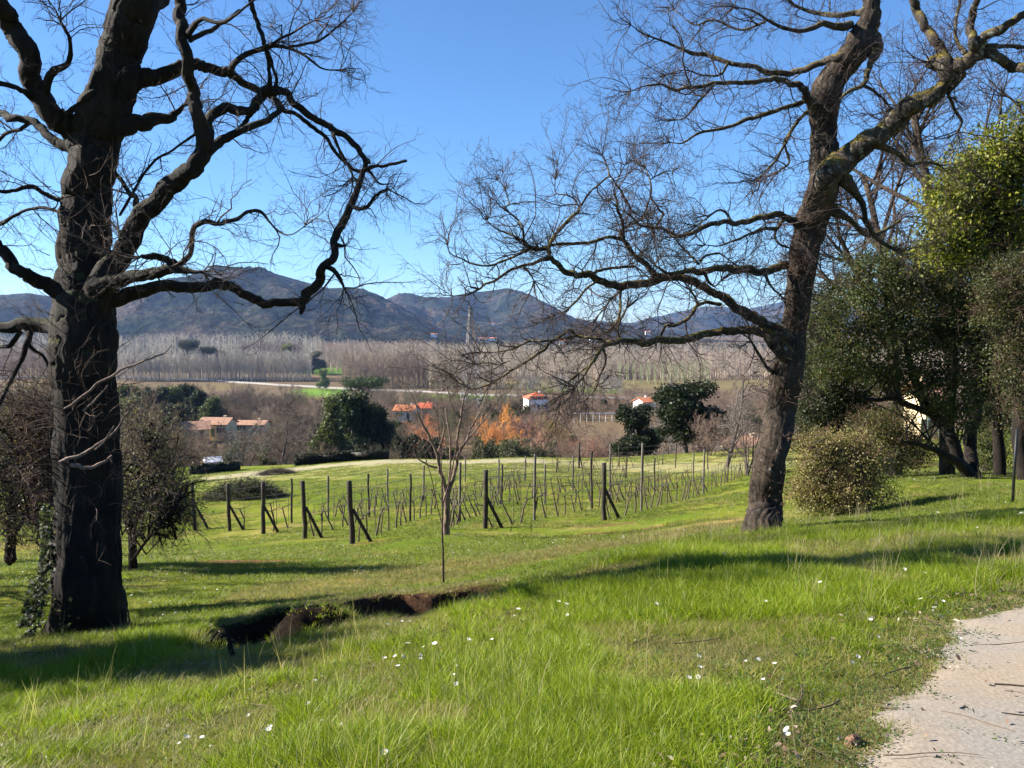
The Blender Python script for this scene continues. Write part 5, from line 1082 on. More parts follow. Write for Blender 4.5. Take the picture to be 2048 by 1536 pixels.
# ---------------------------------------------------------------- leafy trees around the crest
def crown_tree(name, u, y, blobs, n, ls, cols, label, limbs, seed, twk=None, cat='tree', mt=None, sr=.16, spray=30, lcol=(1, 1, 1), shell=.45, wild=1.0):
    """blobs: (u, v, dy, ru_px, rv_px) lobes of the crown as seen"""
    b_ = at(u, y); root = empty(name, tuple(b_), label, cat); rg = np.random.default_rng(seed); g = Geo(); gb = Geo(); L = []
    B = [(*(P(bu, bv, y + dy) - b_), ru / F * (y + dy), max(ru, rv) * .85 / F * (y + dy), rv / F * (y + dy)) for bu, bv, dy, ru, rv in blobs]
    for j, (pl, ds, lean) in enumerate(limbs):
        pts, rad = trace(pl, y + ds, lean, .3, 5, seed * 10 + j); L.append((pts - b_, rad)); knobbly(g if j == 0 else gb, pts - b_, rad, 14 if j == 0 else 8, .2, .04, seed + j, lcol)
    if g.V: g.build('trunk', mt or M_OAK, root)
    gl = Geo(); c = leaf_cloud(gl, rg, B, n, ls, cols, sr=sr, spray=spray, shell=shell)
    # inner branches reach out to the sprays
    if L:
        ks = rg.choice(len(c), min(150, len(c)), replace=False); al = np.concatenate([p[len(p) // 3:] for p, _ in L])
        for k in ks:
            s = al[rg.integers(len(al))] if rg.random() < .4 else al[np.argmin(np.linalg.norm(al - c[k], axis=1))]; m1 = (s * 2 + c[k]) / 3 + rg.normal(size=3) * .12; m2 = (s + 2 * c[k]) / 3 + rg.normal(size=3) * .12
            gb.tubes(np.array([s, m1, m2, c[k]]), np.array([.022, .016, .011, .005]), 5, np.array([lcol]))
    if gb.V: gb.build('limb', mt or M_OAK, root)
    gt = Geo()
    if twk:
        n_ = twk.pop('sprays', 260); k = rg.choice(len(c), min(n_, len(c)), replace=False); D = unit(c[k] - np.mean([b[:3] for b in B], 0)) + rg.normal(size=(len(k), 3)) * .6
        p1, a1 = grow(c[k] - D * .2, D, rg.uniform(.4, .9, len(k)) * wild, np.full(len(k), .008), 6, .2, twk.get('trop', (0, 0, 0)), 0, .3, rg); tc = np.array([twk.get('col', (1.5, 1.3, 1.1))]); gt.tubes(p1, a1, 3, tc.repeat(len(p1), 0))
        p2, a2 = grow(*spawn(p1, a1, 6, .1, 1, .7, .55, .6, rg=rg, rmin=.003), 5, .2, (0, 0, 0), 0, .4, rg); gt.tubes(p2, a2, 3, tc.repeat(len(p2), 0))
        p3, a3 = grow(*spawn(p2, a2, 3, .1, 1, .7, .6, .6, rg=rg, rmin=.0022), 3, .2, (0, 0, 0), 0, .5, rg); gt.tubes(p3, a3, 3, tc.repeat(len(p3), 0)); gt.build('twigs', M_TWIG, root, kind='stuff')
    gl.build('foliage', M_LEAF, root, kind='stuff'); return root
Y2 = 21.5
crown_tree('evergreen_tree', 1945, Y2, [(1700,640,0,75,75),(1760,560,.5,80,65),(1680,720,-.6,60,50),(1770,690,0,90,70),(1850,620,.5,95,80),(1840,540,1,80,55),(1920,700,0,80,70),(1900,790,-.5,60,45),(1800,760,.3,75,35),(1985,640,.5,80,85),(1960,560,1,70,50),(2000,740,.3,60,60),(1650,690,-.3,30,90),(2060,600,.5,60,120),(1930,830,-.4,45,40)],
  84000, .036, [(.045, .06, .018), (.06, .078, .02), (.032, .044, .016), (.085, .10, .03), (.10, .085, .03)], 'dark holm oak with leaning forked trunk and broad crown behind the right oak',
  [([(1962,972,18),(1948,959,16),(1930,940,14),(1918,922,12),(1906,889,12),(1891,857,12.5),(1868,832,11),(1845,800,9),(1830,760,8),(1815,710,6),(1800,650,4)], 0, .6),
   ([(1950,962,12),(1925,935,10),(1906,920,9),(1873,902,6.5),(1841,889,5),(1819,887,3.4),(1800,880,2)], -.2, -.8),
   ([(1958,968,13),(1944,930,13),(1941,902,13),(1943,863,13),(1950,841,13),(1955,790,12),(1965,730,9),(1975,660,6),(1985,600,4)], .3, .8),
   ([(1868,832,8),(1840,818,7),(1803,806,6.5),(1784,797,5.5),(1753,800,4.5),(1720,795,3.5),(1690,780,3),(1660,770,2)], 0, -.8),
   ([(1975,660,5),(2000,600,4),(2010,540,3)], .8, .5), ([(2036,745,3),(2010,720,4),(1975,680,4.5),(1955,650,4)], -.6, 0)], 71, dict(sprays=320, col=(1.4, 1.25, 1.0)), sr=.15, spray=34)
crown_tree('evergreen_tree', 2030, 19, [(1960,330,0,60,60),(2030,300,.3,55,60),(1900,390,0,45,45),(1985,430,.4,75,60),(2060,400,.2,70,70),(1880,460,-.2,40,38),(1950,360,.4,60,50),(1900,430,.5,55,45),(1870,500,.2,40,30),(1930,500,.3,50,38),(2040,500,.3,60,60),(2090,300,0,70,90),(1860,480,-.3,25,25)],
  27000, .044, [(.15, .165, .018), (.20, .21, .024), (.08, .095, .018), (.26, .26, .035)], 'sunlit yellow-green leafy tree at the top right behind the dark holm oak',
  [([(2052,960,16),(2040,900,14),(2035,800,12),(2030,700,10),(2020,600,8),(2005,500,6),(1990,420,4),(1985,350,3)], 0, .3), ([(2020,600,5),(1970,530,4),(1920,490,3),(1880,470,2)], 0, 0)], 72, dict(sprays=200, col=(1.3, 1.1, .9)), sr=.22, shell=.25, spray=28, lcol=(1, 1, 1))
crown_tree('leafy_tree', 2075, 16.5, [(2020,560,0,60,50),(2060,650,0,60,60),(2030,740,.2,50,50),(2080,780,0,60,70),(1990,620,.3,40,40),(2100,560,0,60,70)],
  20000, .026, [(.065, .075, .025), (.085, .09, .03), (.04, .05, .02), (.10, .085, .035)], 'olive green twiggy tree at the right edge beyond the black post', [([(2085,1000,14),(2080,900,12),(2075,800,10),(2060,700,7),(2045,620,5),(2030,560,3)], 0, .2)], 73, dict(sprays=200, col=(1.3, 1.1, .9)), sr=.16)
crown_tree('evergreen_tree', 2055, 25, [(2040,830,0,40,40),(2050,900,0,42,50),(2090,850,0,60,80),(2000,905,.6,10,20)], 9000, .035, [(.03, .042, .016), (.05, .06, .02)], 'very dark evergreen bush behind the black post', [], 74, cat='shrub')
crown_tree('evergreen_bush', 1978, 29, [(1978,880,0,34,38),(1975,915,0,34,28),(1985,850,0,26,22)], 9000, .032, [(.10, .12, .035), (.07, .09, .025), (.13, .13, .05)], 'dense rounded light green bush between leaning trunk and black post', [], 75, cat='shrub', sr=.12)
crown_tree('leafy_bush', 1680, 16.2, [(1625,915,0,44,45),(1650,885,.1,26,26),(1690,905,.3,50,36),(1715,878,.2,22,20),(1740,930,.2,42,40),(1660,985,-.2,60,45),(1730,985,0,48,38),(1615,985,0,35,38),(1700,950,0,60,50)],
  30000, .022, [(.24, .205, .075), (.21, .18, .065), (.16, .14, .05), (.27, .23, .09)], 'straw coloured dense bush right behind the right oak', [([(1690,1035,6),(1680,1000,5),(1670,950,4),(1650,900,3)], 0, 0), ([(1700,1035,5),(1715,990,4),(1735,930,3)], .1, 0)], 76, dict(sprays=420, col=(3.2, 2.7, 1.9), trop=(0, 0, .12)), cat='shrub', sr=.13, shell=.5, mt=M_TWIG, wild=.5)
crown_tree('leafy_bush', 1770, 24, [(1740,860,0,48,40),(1790,850,0,48,42),(1770,910,0,70,38),(1820,900,.4,36,40)], 15000, .03, [(.085, .09, .03), (.06, .062, .025), (.12, .09, .04)], 'olive brown bush standing behind the straw coloured one', [], 77, dict(sprays=160, col=(1.6, 1.3, 1)), cat='shrub', sr=.14)
crown_tree('leafy_bush', 1640, 30, [(1620,830,0,40,40),(1660,860,0,45,35),(1700,820,0,45,38),(1600,880,0,30,30)], 9000, .036, [(.055, .065, .025), (.035, .042, .018)], 'dark bush seen between the right oak and the straw coloured bush', [], 78, cat='shrub')
crown_tree('bare_bush', 1850, 40, [(1810,930,0,40,22),(1860,935,0,50,18),(1900,930,0,40,25),(1905,885,2,45,35),(1850,890,3,40,40)], 5200, .04, [(.14, .08, .045), (.09, .085, .04), (.10, .12, .05)], 'low russet hedge bushes under the leaning evergreen', [], 79, dict(sprays=200, col=(2.0, 1.7, 1.4)), cat='shrub', sr=.2)
crown_tree('evergreen_tree', 1660, 27, [(1640,800,0,50,60),(1690,760,0,60,50),(1630,700,.5,35,70),(1720,830,0,50,45),(1650,610,.5,40,50)], 26000, .042, [(.028, .036, .013), (.04, .048, .018)], 'dark evergreen filling the gap right behind the right oak', [([(1680,960,8),(1675,880,7),(1665,800,5)], 0, 0)], 83)
crown_tree('evergreen_tree', 1935, 24.5, [(1930,560,0,60,70),(1870,560,.4,50,50),(1990,520,.4,60,60),(2050,470,0,60,60),(1820,580,0,45,40),(2000,800,0,60,50),(2050,700,0,50,70),(1900,640,0,80,60)], 30000, .042, [(.05, .055, .02), (.075, .065, .025), (.035, .043, .016)], 'second olive brown evergreen behind the leaning holm oak', [([(2000,950,12),(1995,860,10),(1980,740,8),(1960,620,6)], 0, 0)], 84, dict(sprays=160, col=(1.5, 1.2, .9)), sr=.2)
# grey olive-like trees behind the left oak
crown_tree('olive_tree', 265, 13.4, [(300,880,0,55,55),(330,960,0,55,60),(290,1010,-.2,60,60),(345,1040,0,40,45),(250,940,.2,50,60),(260,840,.3,45,40),(355,985,.2,28,38)],
  7500, .019, [(.17, .175, .11), (.12, .125, .075), (.22, .215, .15)], 'grey-brown thin-leaved olive tree right of the left oak bole', [([(266,1148,10),(265,1110,9),(264,1070,8),(270,1020,7),(285,960,5),(305,890,3)], 0, .1), ([(264,1080,5),(240,1000,4),(235,920,3)], 0, .3), ([(266,1120,4),(290,1085,3),(320,1050,2.4),(350,1020,1.6)], -.1, -.5)], 80, dict(sprays=330, col=(2.2, 2.15, 1.9)), sr=.17, spray=20, lcol=(.6, .55, .5))
crown_tree('olive_tree', 30, 14.5, [(40,850,0,60,60),(10,950,0,70,70),(80,930,.2,55,70),(60,1030,-.1,60,50),(-40,880,0,60,80),(90,800,.3,50,50),(20,1060,0,50,30)],
  9500, .02, [(.16, .165, .10), (.12, .12, .07), (.20, .19, .13)], 'grey-brown olive tree at the left edge behind the left oak', [([(20,1120,12),(22,1080,10),(30,1000,7),(40,920,5),(50,860,3)], 0, .1), ([(22,1080,6),(70,1000,4),(90,940,3)], 0, 0)], 81, dict(sprays=330, col=(2.2, 2.1, 1.8)), sr=.18, spray=20, lcol=(.6, .55, .5))
crown_tree('bare_bush', 90, 9.6, [(95,860,0,35,50),(80,930,0,30,60),(105,1010,0,22,60),(60,820,.2,40,40)], 1800, .014, [(.12, .085, .055), (.10, .075, .05)], 'reddish brown twiggy shrub hard against the left side of the left oak', [([(120,1270,4),(112,1180,4),(105,1080,3.5),(98,980,3),(90,880,2)], 0, 0), ([(115,1200,3),(85,1050,2.5),(60,900,2)], 0, .2)], 82, dict(sprays=190, col=(1.5, 1.25, 1.05)), cat='shrub', sr=.14, spray=8, wild=.7)
# trees standing off to the left whose shade falls across the lawn
for k, (x, y, h, sp, sd_) in enumerate([(-12.5, 6.9, 7, .8, 1), (-15, 12.5, 8, 1.1, 0), (-13, 8.6, 7.5, 1.0, 3), (-20, 18, 8, 1.1, 2)]):
    place(BARE[sd_], (x, y, gz(x, y) - .1), (h * 1.3 * sp, h * 1.3 * sp, h), k * 1.3, 'bare tree of the grove to the left whose shadow crosses the lawn', 'tree', 'trees of the grove at the left', (.05, .04, .03), (.06, .05, .04))
for k, (x, y, h) in enumerate([(-16, 14.2, 3.6), (-6.9, 6.15, 2.1), (-12.4, 9.9, 3.0)]):
    place(BUSH[k % 3], (x, y, gz(x, y) - .1), (h, h, h), k, 'olive bush of the grove to the left', 'shrub', 'olive bushes of the grove at the left', (.05, .04, .03), (.08, .085, .045))
place(TALL[0], (-9.4, 6.9, gz(-9.4, 6.9) - .1), (4.2, 4.2, 6.4), 1, 'dense evergreen of the grove whose shadow falls across the foreground left', 'tree', None, (.05, .04, .03), (.05, .06, .03))
# the large bare tree behind the crown at the upper right
def bigbare(u, vb, y, vtop, spread, seed, label, trunk_u=None):
    b_ = at(u, y); h = P(u, vtop, y)[2] - b_[2]; root = empty('bare_tree', tuple(b_), label, 'tree'); rg = np.random.default_rng(seed); g = Geo(); gb = Geo(); gt = Geo()
    p0, a0 = grow([[0, 0, -.2]], [[-.02, 0, 1]], np.array([h * .78]), np.array([.26]), 12, .07, (0, 0, .03), 0, .4, rg); knobbly(g, p0[0], a0[0], 16, .15, .05, seed)
    p1, a1 = grow(*spawn(p0, a0, 13, .35, 1, .75, spread, .6, rg=rg), 11, .14, (0, 0, .03), .06, .2, rg); gb.tubes(p1, a1, 8)
    p2, a2 = grow(*spawn(p1, a1, 7, .2, 1, .8, .5, .6, rg=rg, rmin=.012), 9, .17, (0, 0, .03), .05, .25, rg); gb.tubes(p2, a2, 5)
    p3, a3 = grow(*spawn(p2, a2, 7, .1, 1, .8, .5, .6, rg=rg, rmin=.010), 7, .19, (0, 0, .02), .05, .4, rg); gt.tubes(p3, a3, 3)
    p4, a4 = grow(*spawn(p3, a3, 6, .1, 1, .75, .6, .7, rg=rg, rmin=.007), 5, .2, (0, 0, .02), .05, .5, rg); gt.tubes(p4, a4, 3)
    g.build('trunk', M_OAK2, root); gb.build('limb', M_OAK2, root); gt.build('twigs', M_TWIG, root, kind='stuff'); return root
bigbare(1905, 950, 26, -60, .62, 5, 'large bare oak behind the leafy trees at the upper right')
bigbare(1800, 950, 28, 90, .6, 6, 'bare oak behind the crown right of the right oak')
bigbare(1985, 950, 31, 120, .6, 12, 'bare oak deep behind the yellow-green tree')
bigbare(2120, 950, 23, -60, .6, 9, 'bare oak beyond the right edge of the picture')

# ---------------------------------------------------------------- black post, rocks, clods, the eroded bank
p = hit(2025, 1006); h = P(2025, 858, p[1])[2] - p[2]
g = Geo().tubes(np.array([[0, 0, -.2], [.004, 0, h * .5], [.02, 0, h]]), np.full(3, .024), 8, None, True); o = g.build('black_post', plain('black_paint', (.012, .014, .014), .5, .2), None, label='thin black upright post in the grass at the right edge', cat='post'); o.location = tuple(p)
def rock(u, v, r, col, label, seed, sq=(1, .8, .6), name='rock', mt=None, cat='rock', y=None, rag=.4):
    p = hit(u, v) if y is None else at(u, y); bm_ = Geo(); n = 44; th = np.linspace(0, 2 * np.pi, n + 1)[:-1]; ph = np.linspace(-1.35, 1.5, 26)
    T, Ph = np.meshgrid(th, ph); d = np.stack([np.cos(T) * np.cos(Ph), np.sin(T) * np.cos(Ph), np.sin(Ph)], -1)
    rr = r * (.66 + .22 * rag * (fbm(d[..., 0] * 9 + 5, d[..., 1] * 9 + d[..., 2] * 8, seed + 8, 3) - .3) + .35 * fbm(d[..., 0] * 1.6 + 5 + seed, d[..., 1] * 1.6 + d[..., 2] * 1.7, seed, 4) + .35 * np.abs(fbm(d[..., 0] * 2.3 + 9, d[..., 1] * 2 - d[..., 2] * 2.5 + 7, seed + 3, 3) - .44)) ; V = d * rr[..., None] * sq
    i = np.arange(T.size).reshape(T.shape); bm_.add(V.reshape(-1, 3), [np.stack([i[:-1], np.roll(i, -1, 1)[:-1], np.roll(i, -1, 1)[1:], i[1:]], -1).reshape(-1, 4), i[-1][None], i[0][None, ::-1]])
    o = bm_.build(name, mt or plain('stone_' + str(seed), col, .9, .35, 6, .6), None, False, label=label, cat=cat); o.location = tuple(p + [0, 0, r * sq[2] * .25]); o.rotation_euler = (0, 0, seed); return o
rock(2046, 1036, .11, (.62, .60, .56), 'pale rock in the grass at the right edge near the black post', 3, (1, .9, .7))
rock(1705, 1492, .045, (.16, .09, .055), 'small rust-brown stone at the edge of the path', 4, (1.2, .7, .7))
rock(1508, 1347, .022, (.5, .46, .40), 'small pale stone in the bright grass', 6, (1, .8, .7))
M_SOILM = plain('mound_soil', (.045, .034, .022), .95, .6, 7, .9)
# broken stem standing in the grass
p = hit(462, 1316, 3); st = trace([(466,1322,6),(462,1300,6),(458,1280,4),(452,1262,3),(445,1247,2)], p[1], 0, .01, 4, 3); g = Geo(); knobbly(g, st[0] - p, st[1], 7, .3, .02, 2); o = g.build('broken_stem', M_OAK, None, label='short dark broken stem standing in the shaded grass', cat='branch'); o.location = tuple(p)
# ---------------------------------------------------------------- grass
def grass_clump(seed, n, r, h, w, bend, cols, seg=3):
    rg = np.random.default_rng(seed); g = Geo(); a = rg.uniform(0, 6.28, n); q = np.sqrt(rg.random(n)) * r
    b0 = np.stack([np.cos(a) * q, np.sin(a) * q, -.01 + 0 * a], 1); out = unit(np.stack([np.cos(a + rg.normal(size=n) * .8), np.sin(a + rg.normal(size=n) * .8), 0 * a], 1))
    hh = h * rg.uniform(.45, 1.15, n); ww = w * rg.uniform(.6, 1.3, n); bd = bend * rg.uniform(.2, 1.4, n) * hh; t = np.linspace(0, 1, seg + 1)
    cen = b0[:, None] + out[:, None] * (bd[:, None] * t ** 2)[..., None] + np.array([0, 0, 1]) * (hh[:, None] * (t - .25 * (bend > .5) * t ** 2))[..., None]
    fa = rg.uniform(0, 6.28, n); side = np.stack([np.cos(fa), np.sin(fa), 0 * fa], 1)[:, None] * (ww[:, None] * (1 - .9 * t ** 1.6))[..., None]
    V = np.stack([cen - side, cen + side], 2); i = np.arange(n * (seg + 1) * 2).reshape(n, seg + 1, 2)
    f = np.stack([i[:, :-1, 0], i[:, :-1, 1], i[:, 1:, 1], i[:, 1:, 0]], -1).reshape(-1, 4); c = np.array(cols)[rg.choice(len(cols), n)] * rg.uniform(.75, 1.25, (n, 1))
    g.add(V.reshape(-1, 3), f, c.repeat((seg + 1) * 2, 0)); return g
def herb(seed, n, r, s, cols):
    rg = np.random.default_rng(seed); g = Geo(); a = rg.uniform(0, 6.28, n); q = np.sqrt(rg.random(n)) * r
    C_ = np.stack([np.cos(a) * q, np.sin(a) * q, rg.uniform(.01, .05, n)], 1); A = unit(np.stack([np.cos(a), np.sin(a), rg.uniform(-.2, .7, n)], 1)); B = unit(np.cross(A, np.array([0, 0, 1.]) + .4 * rg.normal(size=(n, 3)))); k = s * rg.uniform(.6, 1.4, (n, 1))
    g.quads(C_, A * k, B * k * .6, np.array(cols)[rg.choice(len(cols), n)] * rg.uniform(.7, 1.3, (n, 1))); return g
GR = [(.165, .235, .010), (.20, .265, .013), (.115, .175, .010), (.26, .30, .022)]; MX = GR + [(.34, .27, .11), (.27, .24, .07), (.36, .30, .14)]; DR = [(.34, .28, .13), (.27, .22, .09), (.20, .19, .05), (.13, .19, .03)]; SH = [(.125, .19, .018), (.165, .215, .026), (.22, .23, .045)]
M_GR = leaf_mat('grass_blades', .5, False, .22, .5, .3)
M_DRYL = leaf_mat('dead_leaves', .1, False, .3, .8)
kinds = [('long', [grass_clump(s, 46, .055, .115, .0017, .55, GR) for s in range(4)]), ('mix', [grass_clump(s + 10, 44, .06, .075, .0016, .8, MX) for s in range(3)]), ('dry', [grass_clump(s + 20, 42, .065, .05, .0015, 1.2, DR, 2) for s in range(3)]),
         ('short', [grass_clump(s + 30, 40, .08, .032, .0022, .8, SH, 2) for s in range(3)]), ('herb', [herb(s, 16, .06, .007, [(.05, .10, .02), (.08, .13, .03), (.07, .09, .035)]) for s in range(3)]), ('far', [grass_clump(s + 40, 46, .16, .05, .006, .7, SH + [(.2, .19, .07)], 2) for s in range(3)]),
         ('fardry', [grass_clump(s + 60, 44, .16, .045, .006, .9, [(.33, .27, .12), (.26, .22, .08), (.17, .18, .05)], 2) for s in range(3)]), ('stalk', [grass_clump(s + 50, 7, .05, .26, .0012, .35, [(.42, .36, .22), (.34, .28, .16)], 3) for s in range(2)])]
gc = bpy.data.collections.new('grass_clumps'); first = {}; order = 0
for nm, gs in kinds:
    first[nm] = (order, len(gs))
    for g in gs:
        me = g.mesh('clump'); me.materials.append(M_GR); o = bpy.data.objects.new('clump_%02d' % order, me); gc.objects.link(o); order += 1
def scatter(name, P_, idx, rot, scl, coll, kind='stuff', cull=None):
    me = bpy.data.meshes.new(name); me.vertices.add(len(P_)); me.vertices.foreach_set('co', np.asarray(P_, np.float32).reshape(-1))
    for nm, ty, dat in (('idx', 'INT', idx.astype(np.int32)), ('rot', 'FLOAT_VECTOR', rot.astype(np.float32)), ('scl', 'FLOAT', scl.astype(np.float32))):
        a = me.attributes.new(nm, ty, 'POINT'); a.data.foreach_set('vector' if ty == 'FLOAT_VECTOR' else 'value', dat.reshape(-1))
    o = bpy.data.objects.new(name, me); COL.objects.link(o); o['kind'] = kind
    ng = bpy.data.node_groups.new(name, 'GeometryNodeTree'); ng.interface.new_socket('Geometry', in_out='INPUT', socket_type='NodeSocketGeometry'); ng.interface.new_socket('Geometry', in_out='OUTPUT', socket_type='NodeSocketGeometry')
    n = ng.nodes; l = ng.links; gi, go = n.new('NodeGroupInput'), n.new('NodeGroupOutput'); ip = n.new('GeometryNodeInstanceOnPoints'); ci = n.new('GeometryNodeCollectionInfo')
    ci.inputs['Collection'].default_value = coll; ci.inputs['Separate Children'].default_value = True; ci.inputs['Reset Children'].default_value = True
    def att(nm, ty):
        x = n.new('GeometryNodeInputNamedAttribute'); x.data_type = ty; x.inputs['Name'].default_value = nm; return [s for s in x.outputs if s.enabled and s.name == 'Attribute'][0]
    l.new(gi.outputs[0], ip.inputs['Points']); l.new(ci.outputs[0], ip.inputs['Instance']); ip.inputs['Pick Instance'].default_value = True
    l.new(att('idx', 'INT'), ip.inputs['Instance Index']); l.new(att('rot', 'FLOAT_VECTOR'), ip.inputs['Rotation']); l.new(att('scl', 'FLOAT'), ip.inputs['Scale']); l.new(ip.outputs[0], go.inputs[0])
    md = o.modifiers.new('scatter', 'NODES'); md.node_group = ng; return o
rg = np.random.default_rng(4)
def wedge(n, y0, y1, pw, m=1.12):
    """points on the ground ahead, thinning with distance"""
    q = rg.random(n); e = 2 - pw; y = (y0 ** e + (y1 ** e - y0 ** e) * q) ** (1 / e) if abs(e) > 1e-6 else y0 * (y1 / y0) ** q
    x = rg.uniform(-1, 1, n) * (y * 1024 / F * m + .4); return x, y
x, y = wedge(62000, 2.25, 17, 2.0); z = gh(x, y)
crest = seg_d(x, y, CREST); trk = seg_d(x, y, TRACK); hol = seg_d(x, y, HOL); n1 = fbm(x / 1.1, y / 1.1, 201, 4); n2 = fbm(x * 1.7, y * 1.7, 203, 3); psd = path_sd(x, y)
uu = 1024 + F * x / y
# the slope in front of the crest line bears long bright grass; the lawn beyond is short
line = np.interp(x, [-5, -3.3, -2.3, -.9, -.1, 1.5, 3.2, 4.6, 7, 12], [8.2, 7.6, 6.9, 7.4, 6.9, 8.8, 12.0, 12.2, 11, 11])
near = y < line + .5 * (n1 - .47)
k = np.full(len(x), 3); lush = near
k[lush] = 0; k[lush & (n1 + .5 * n2 > .70)] = 1; k[lush & (n1 + .5 * n2 > .84)] = 2
k[lush & (crest < .42 + .5 * (n2 - .45)) & (rg.random(len(x)) < .75)] = 2; k[lush & (crest < .7) & (k == 0) & (rg.random(len(x)) < .5)] = 1
k[(trk < 1.0 + 1.6 * (n1 - .45)) & (y > 8) & ~lush & (rg.random(len(x)) < .7)] = 2
hs2 = np.interp(x, [p[0] for p in HOL], [p[1] for p in HOL]) - y; pit = (x > -2.8) & (x < 0) & (hs2 > -.05) & (hs2 < 1.3); k[pit] = np.where(rg.random(len(x)) < .5, 1, 3)[pit]; k[(x > -2.8) & (x < 0) & (hs2 > -.9) & (hs2 <= 0)] = 2
k[lush & (x > 1.2) & (x < 4.6) & (y > 7.5) & (rg.random(len(x)) < .45)] = 1
edge = (sst(-1.15, -.15, psd + .7 * (n2 - .45)) > rg.random(len(x))) & (psd < .5)
k[edge] = 3; k[edge & (rg.random(len(x)) < .3)] = 4; k[edge & (rg.random(len(x)) < .35)] = 2
k[lush & (rg.random(len(x)) < .05)] = 4; k[lush & (rg.random(len(x)) < .006)] = 6; k[(x > 2) & (y > 5) & (rg.random(len(x)) < .02)] = 6
bare = fbm(x * 1.1 + 7, y * 1.1, 207, 3)
mound = np.exp(-np.abs((x + .78) / .6) ** 3 - np.abs((y - 7.35) / .36) ** 3) > .3; hump = np.hypot((x + 2.12) / .5, (y - 7.15) / .38) < 1; k[mound] = 1; keep = ~(pit & ~mound & ((hs2 < .5) | (rg.random(len(x)) < .35))) & ~(hump & (rg.random(len(x)) < .85)) & (psd < .05 + .16 * rg.random(len(x)) * (fbm(x * 4, y * 4, 213, 2) > .36) + .3 * (rg.random(len(x)) < .03)) & ~(edge & (rg.random(len(x)) < .5)) & ~((bare > .66) & (rg.random(len(x)) < .6))
for p_, rx, ry in SOILS: keep &= np.hypot((x - p_[0]) / rx, (y - p_[1]) / ry) > .8
names = ['long', 'mix', 'dry', 'short', 'herb', 'far', 'stalk', 'fardry']
st_ = np.array([first[n][0] for n in names]); ct = np.array([first[n][1] for n in names])
scl = rg.uniform(.7, 1.3, len(x)) * (.65 + .75 * fbm(x / .8, y / .8, 209, 3)) * np.where(k == 0, np.interp(y, [2, 9], [1.0, 1.1]), 1) * np.interp(y, [2, 6, 17], [1, 1.1, 1.7])
scl *= np.where((k == 0) & (uu < 760) & (y > 4.4), .85, 1)
rot = np.stack([rg.normal(size=len(x)) * .12, rg.normal(size=len(x)) * .12, rg.uniform(0, 6.28, len(x))], 1)
P1 = np.stack([x, y, z], 1)[keep]; i1 = (st_[k] + rg.integers(0, 99, len(x)) % ct[k])[keep]; r1_, s1 = rot[keep], scl[keep]
x, y = wedge(60000, 12, 75, 1.35, 1.05); z = gh(x, y); n1 = fbm(x / 2, y / 2, 221, 3); keep = (n1 > .36) & (seg_d(x, y, PALE) > 3)
for p_, rx, ry in SOILS: keep &= np.hypot((x - p_[0]) / rx, (y - p_[1]) / ry) > .8
kk = np.where((seg_d(x, y, TRACK) < .5 + .06 * y + 1.6 * (n1 - .45)) & (rg.random(len(x)) < .8) | (fbm(x / 1.4, y / 3, 225, 3) > .57) & (rg.random(len(x)) < .6), 7, 5); P2 = np.stack([x, y, z], 1)[keep]; i2 = (st_[kk] + rg.integers(0, 3, len(x)))[keep]; r2 = np.stack([0 * x, 0 * x, rg.uniform(0, 6.28, len(x))], 1)[keep]; s2 = (rg.uniform(.5, 1.2, len(x)) * np.interp(y, [12, 30, 75], [.9, 1.3, 2.2]))[keep]
scatter('grass', np.concatenate([P1, P2]), np.concatenate([i1, i2]), np.concatenate([r1_, r2]), np.concatenate([s1, s2]), gc)

scatter('scrub', *SCRUB, scc)

# dead oak leaves and bits on the ground
def leaf_litter(name, X, Y, s, cols, lift=.03):
    n = len(X); g = Geo(); rg = np.random.default_rng(n); C_ = np.stack([X, Y, gh(X, Y) + rg.uniform(.3, 1.5, n) * lift], 1); A = unit(rg.normal(size=(n, 3)) * [1, 1, .35]); B = unit(np.cross(A, np.array([0, 0, 1.]) + .5 * rg.normal(size=(n, 3)))); k = s * rg.uniform(.5, 1.5, (n, 1))
    a = A * k; b_ = B * k * .45; V = np.stack([C_ - a, C_ - a * .2 + b_ + [0, 0, .004], C_ + a * .4 + b_ * .8, C_ + a, C_ + a * .4 - b_ * .8, C_ - a * .2 - b_ + [0, 0, .004]], 1)
    g.add(V.reshape(-1, 3), np.arange(n * 6).reshape(n, 6), (np.array(cols)[rg.integers(0, len(cols), n)] * rg.uniform(.6, 1.4, (n, 1))).repeat(6, 0)); return g.build(name, M_DRYL, None, kind='stuff')
LC = [(.16, .10, .06), (.22, .155, .10), (.10, .06, .04), (.27, .21, .15), (.36, .30, .24), (.13, .08, .05)]
x, y = wedge(26000, 2.3, 16, 1.9); n2 = fbm(x * 1.3, y * 1.3, 231, 4); psd = path_sd(x, y)
kp = ((psd > -.55 - .12 * np.clip(6 - y, 0, 3)) & (psd < .12) & (n2 > .44) & (rg.random(len(x)) < .8)) | ((n2 > .60) & (rg.random(len(x)) < .25)) | ((seg_d(x, y, HOL) < .8) & (rg.random(len(x)) < .5)) | (rg.random(len(x)) < .035)
leaf_litter('leaf_litter', x[kp], y[kp], .013, LC)
x, y = wedge(420, 2.3, 13, 1.6); psd = path_sd(x, y); kp = (psd > -.3) & (rg.random(len(x)) < .9); x, y = x[kp], y[kp]
g = Geo(); n = len(x); c = np.stack([x, y, gh(x, y) + .006], 1)
for j in range(n):
    s = rg.uniform(.003, .008); g.box(c[j] + [0, 0, s * .4 + .018], (s, s * rg.uniform(.6, 1), s * .6), rg.uniform(0, 3), np.array([.23, .205, .175]) * rg.uniform(.6, 1.3), unit(rg.normal(size=(3, 3)) * .25 + np.eye(3)))
g.build('pebbles', M_DRYL, None, False, kind='stuff')

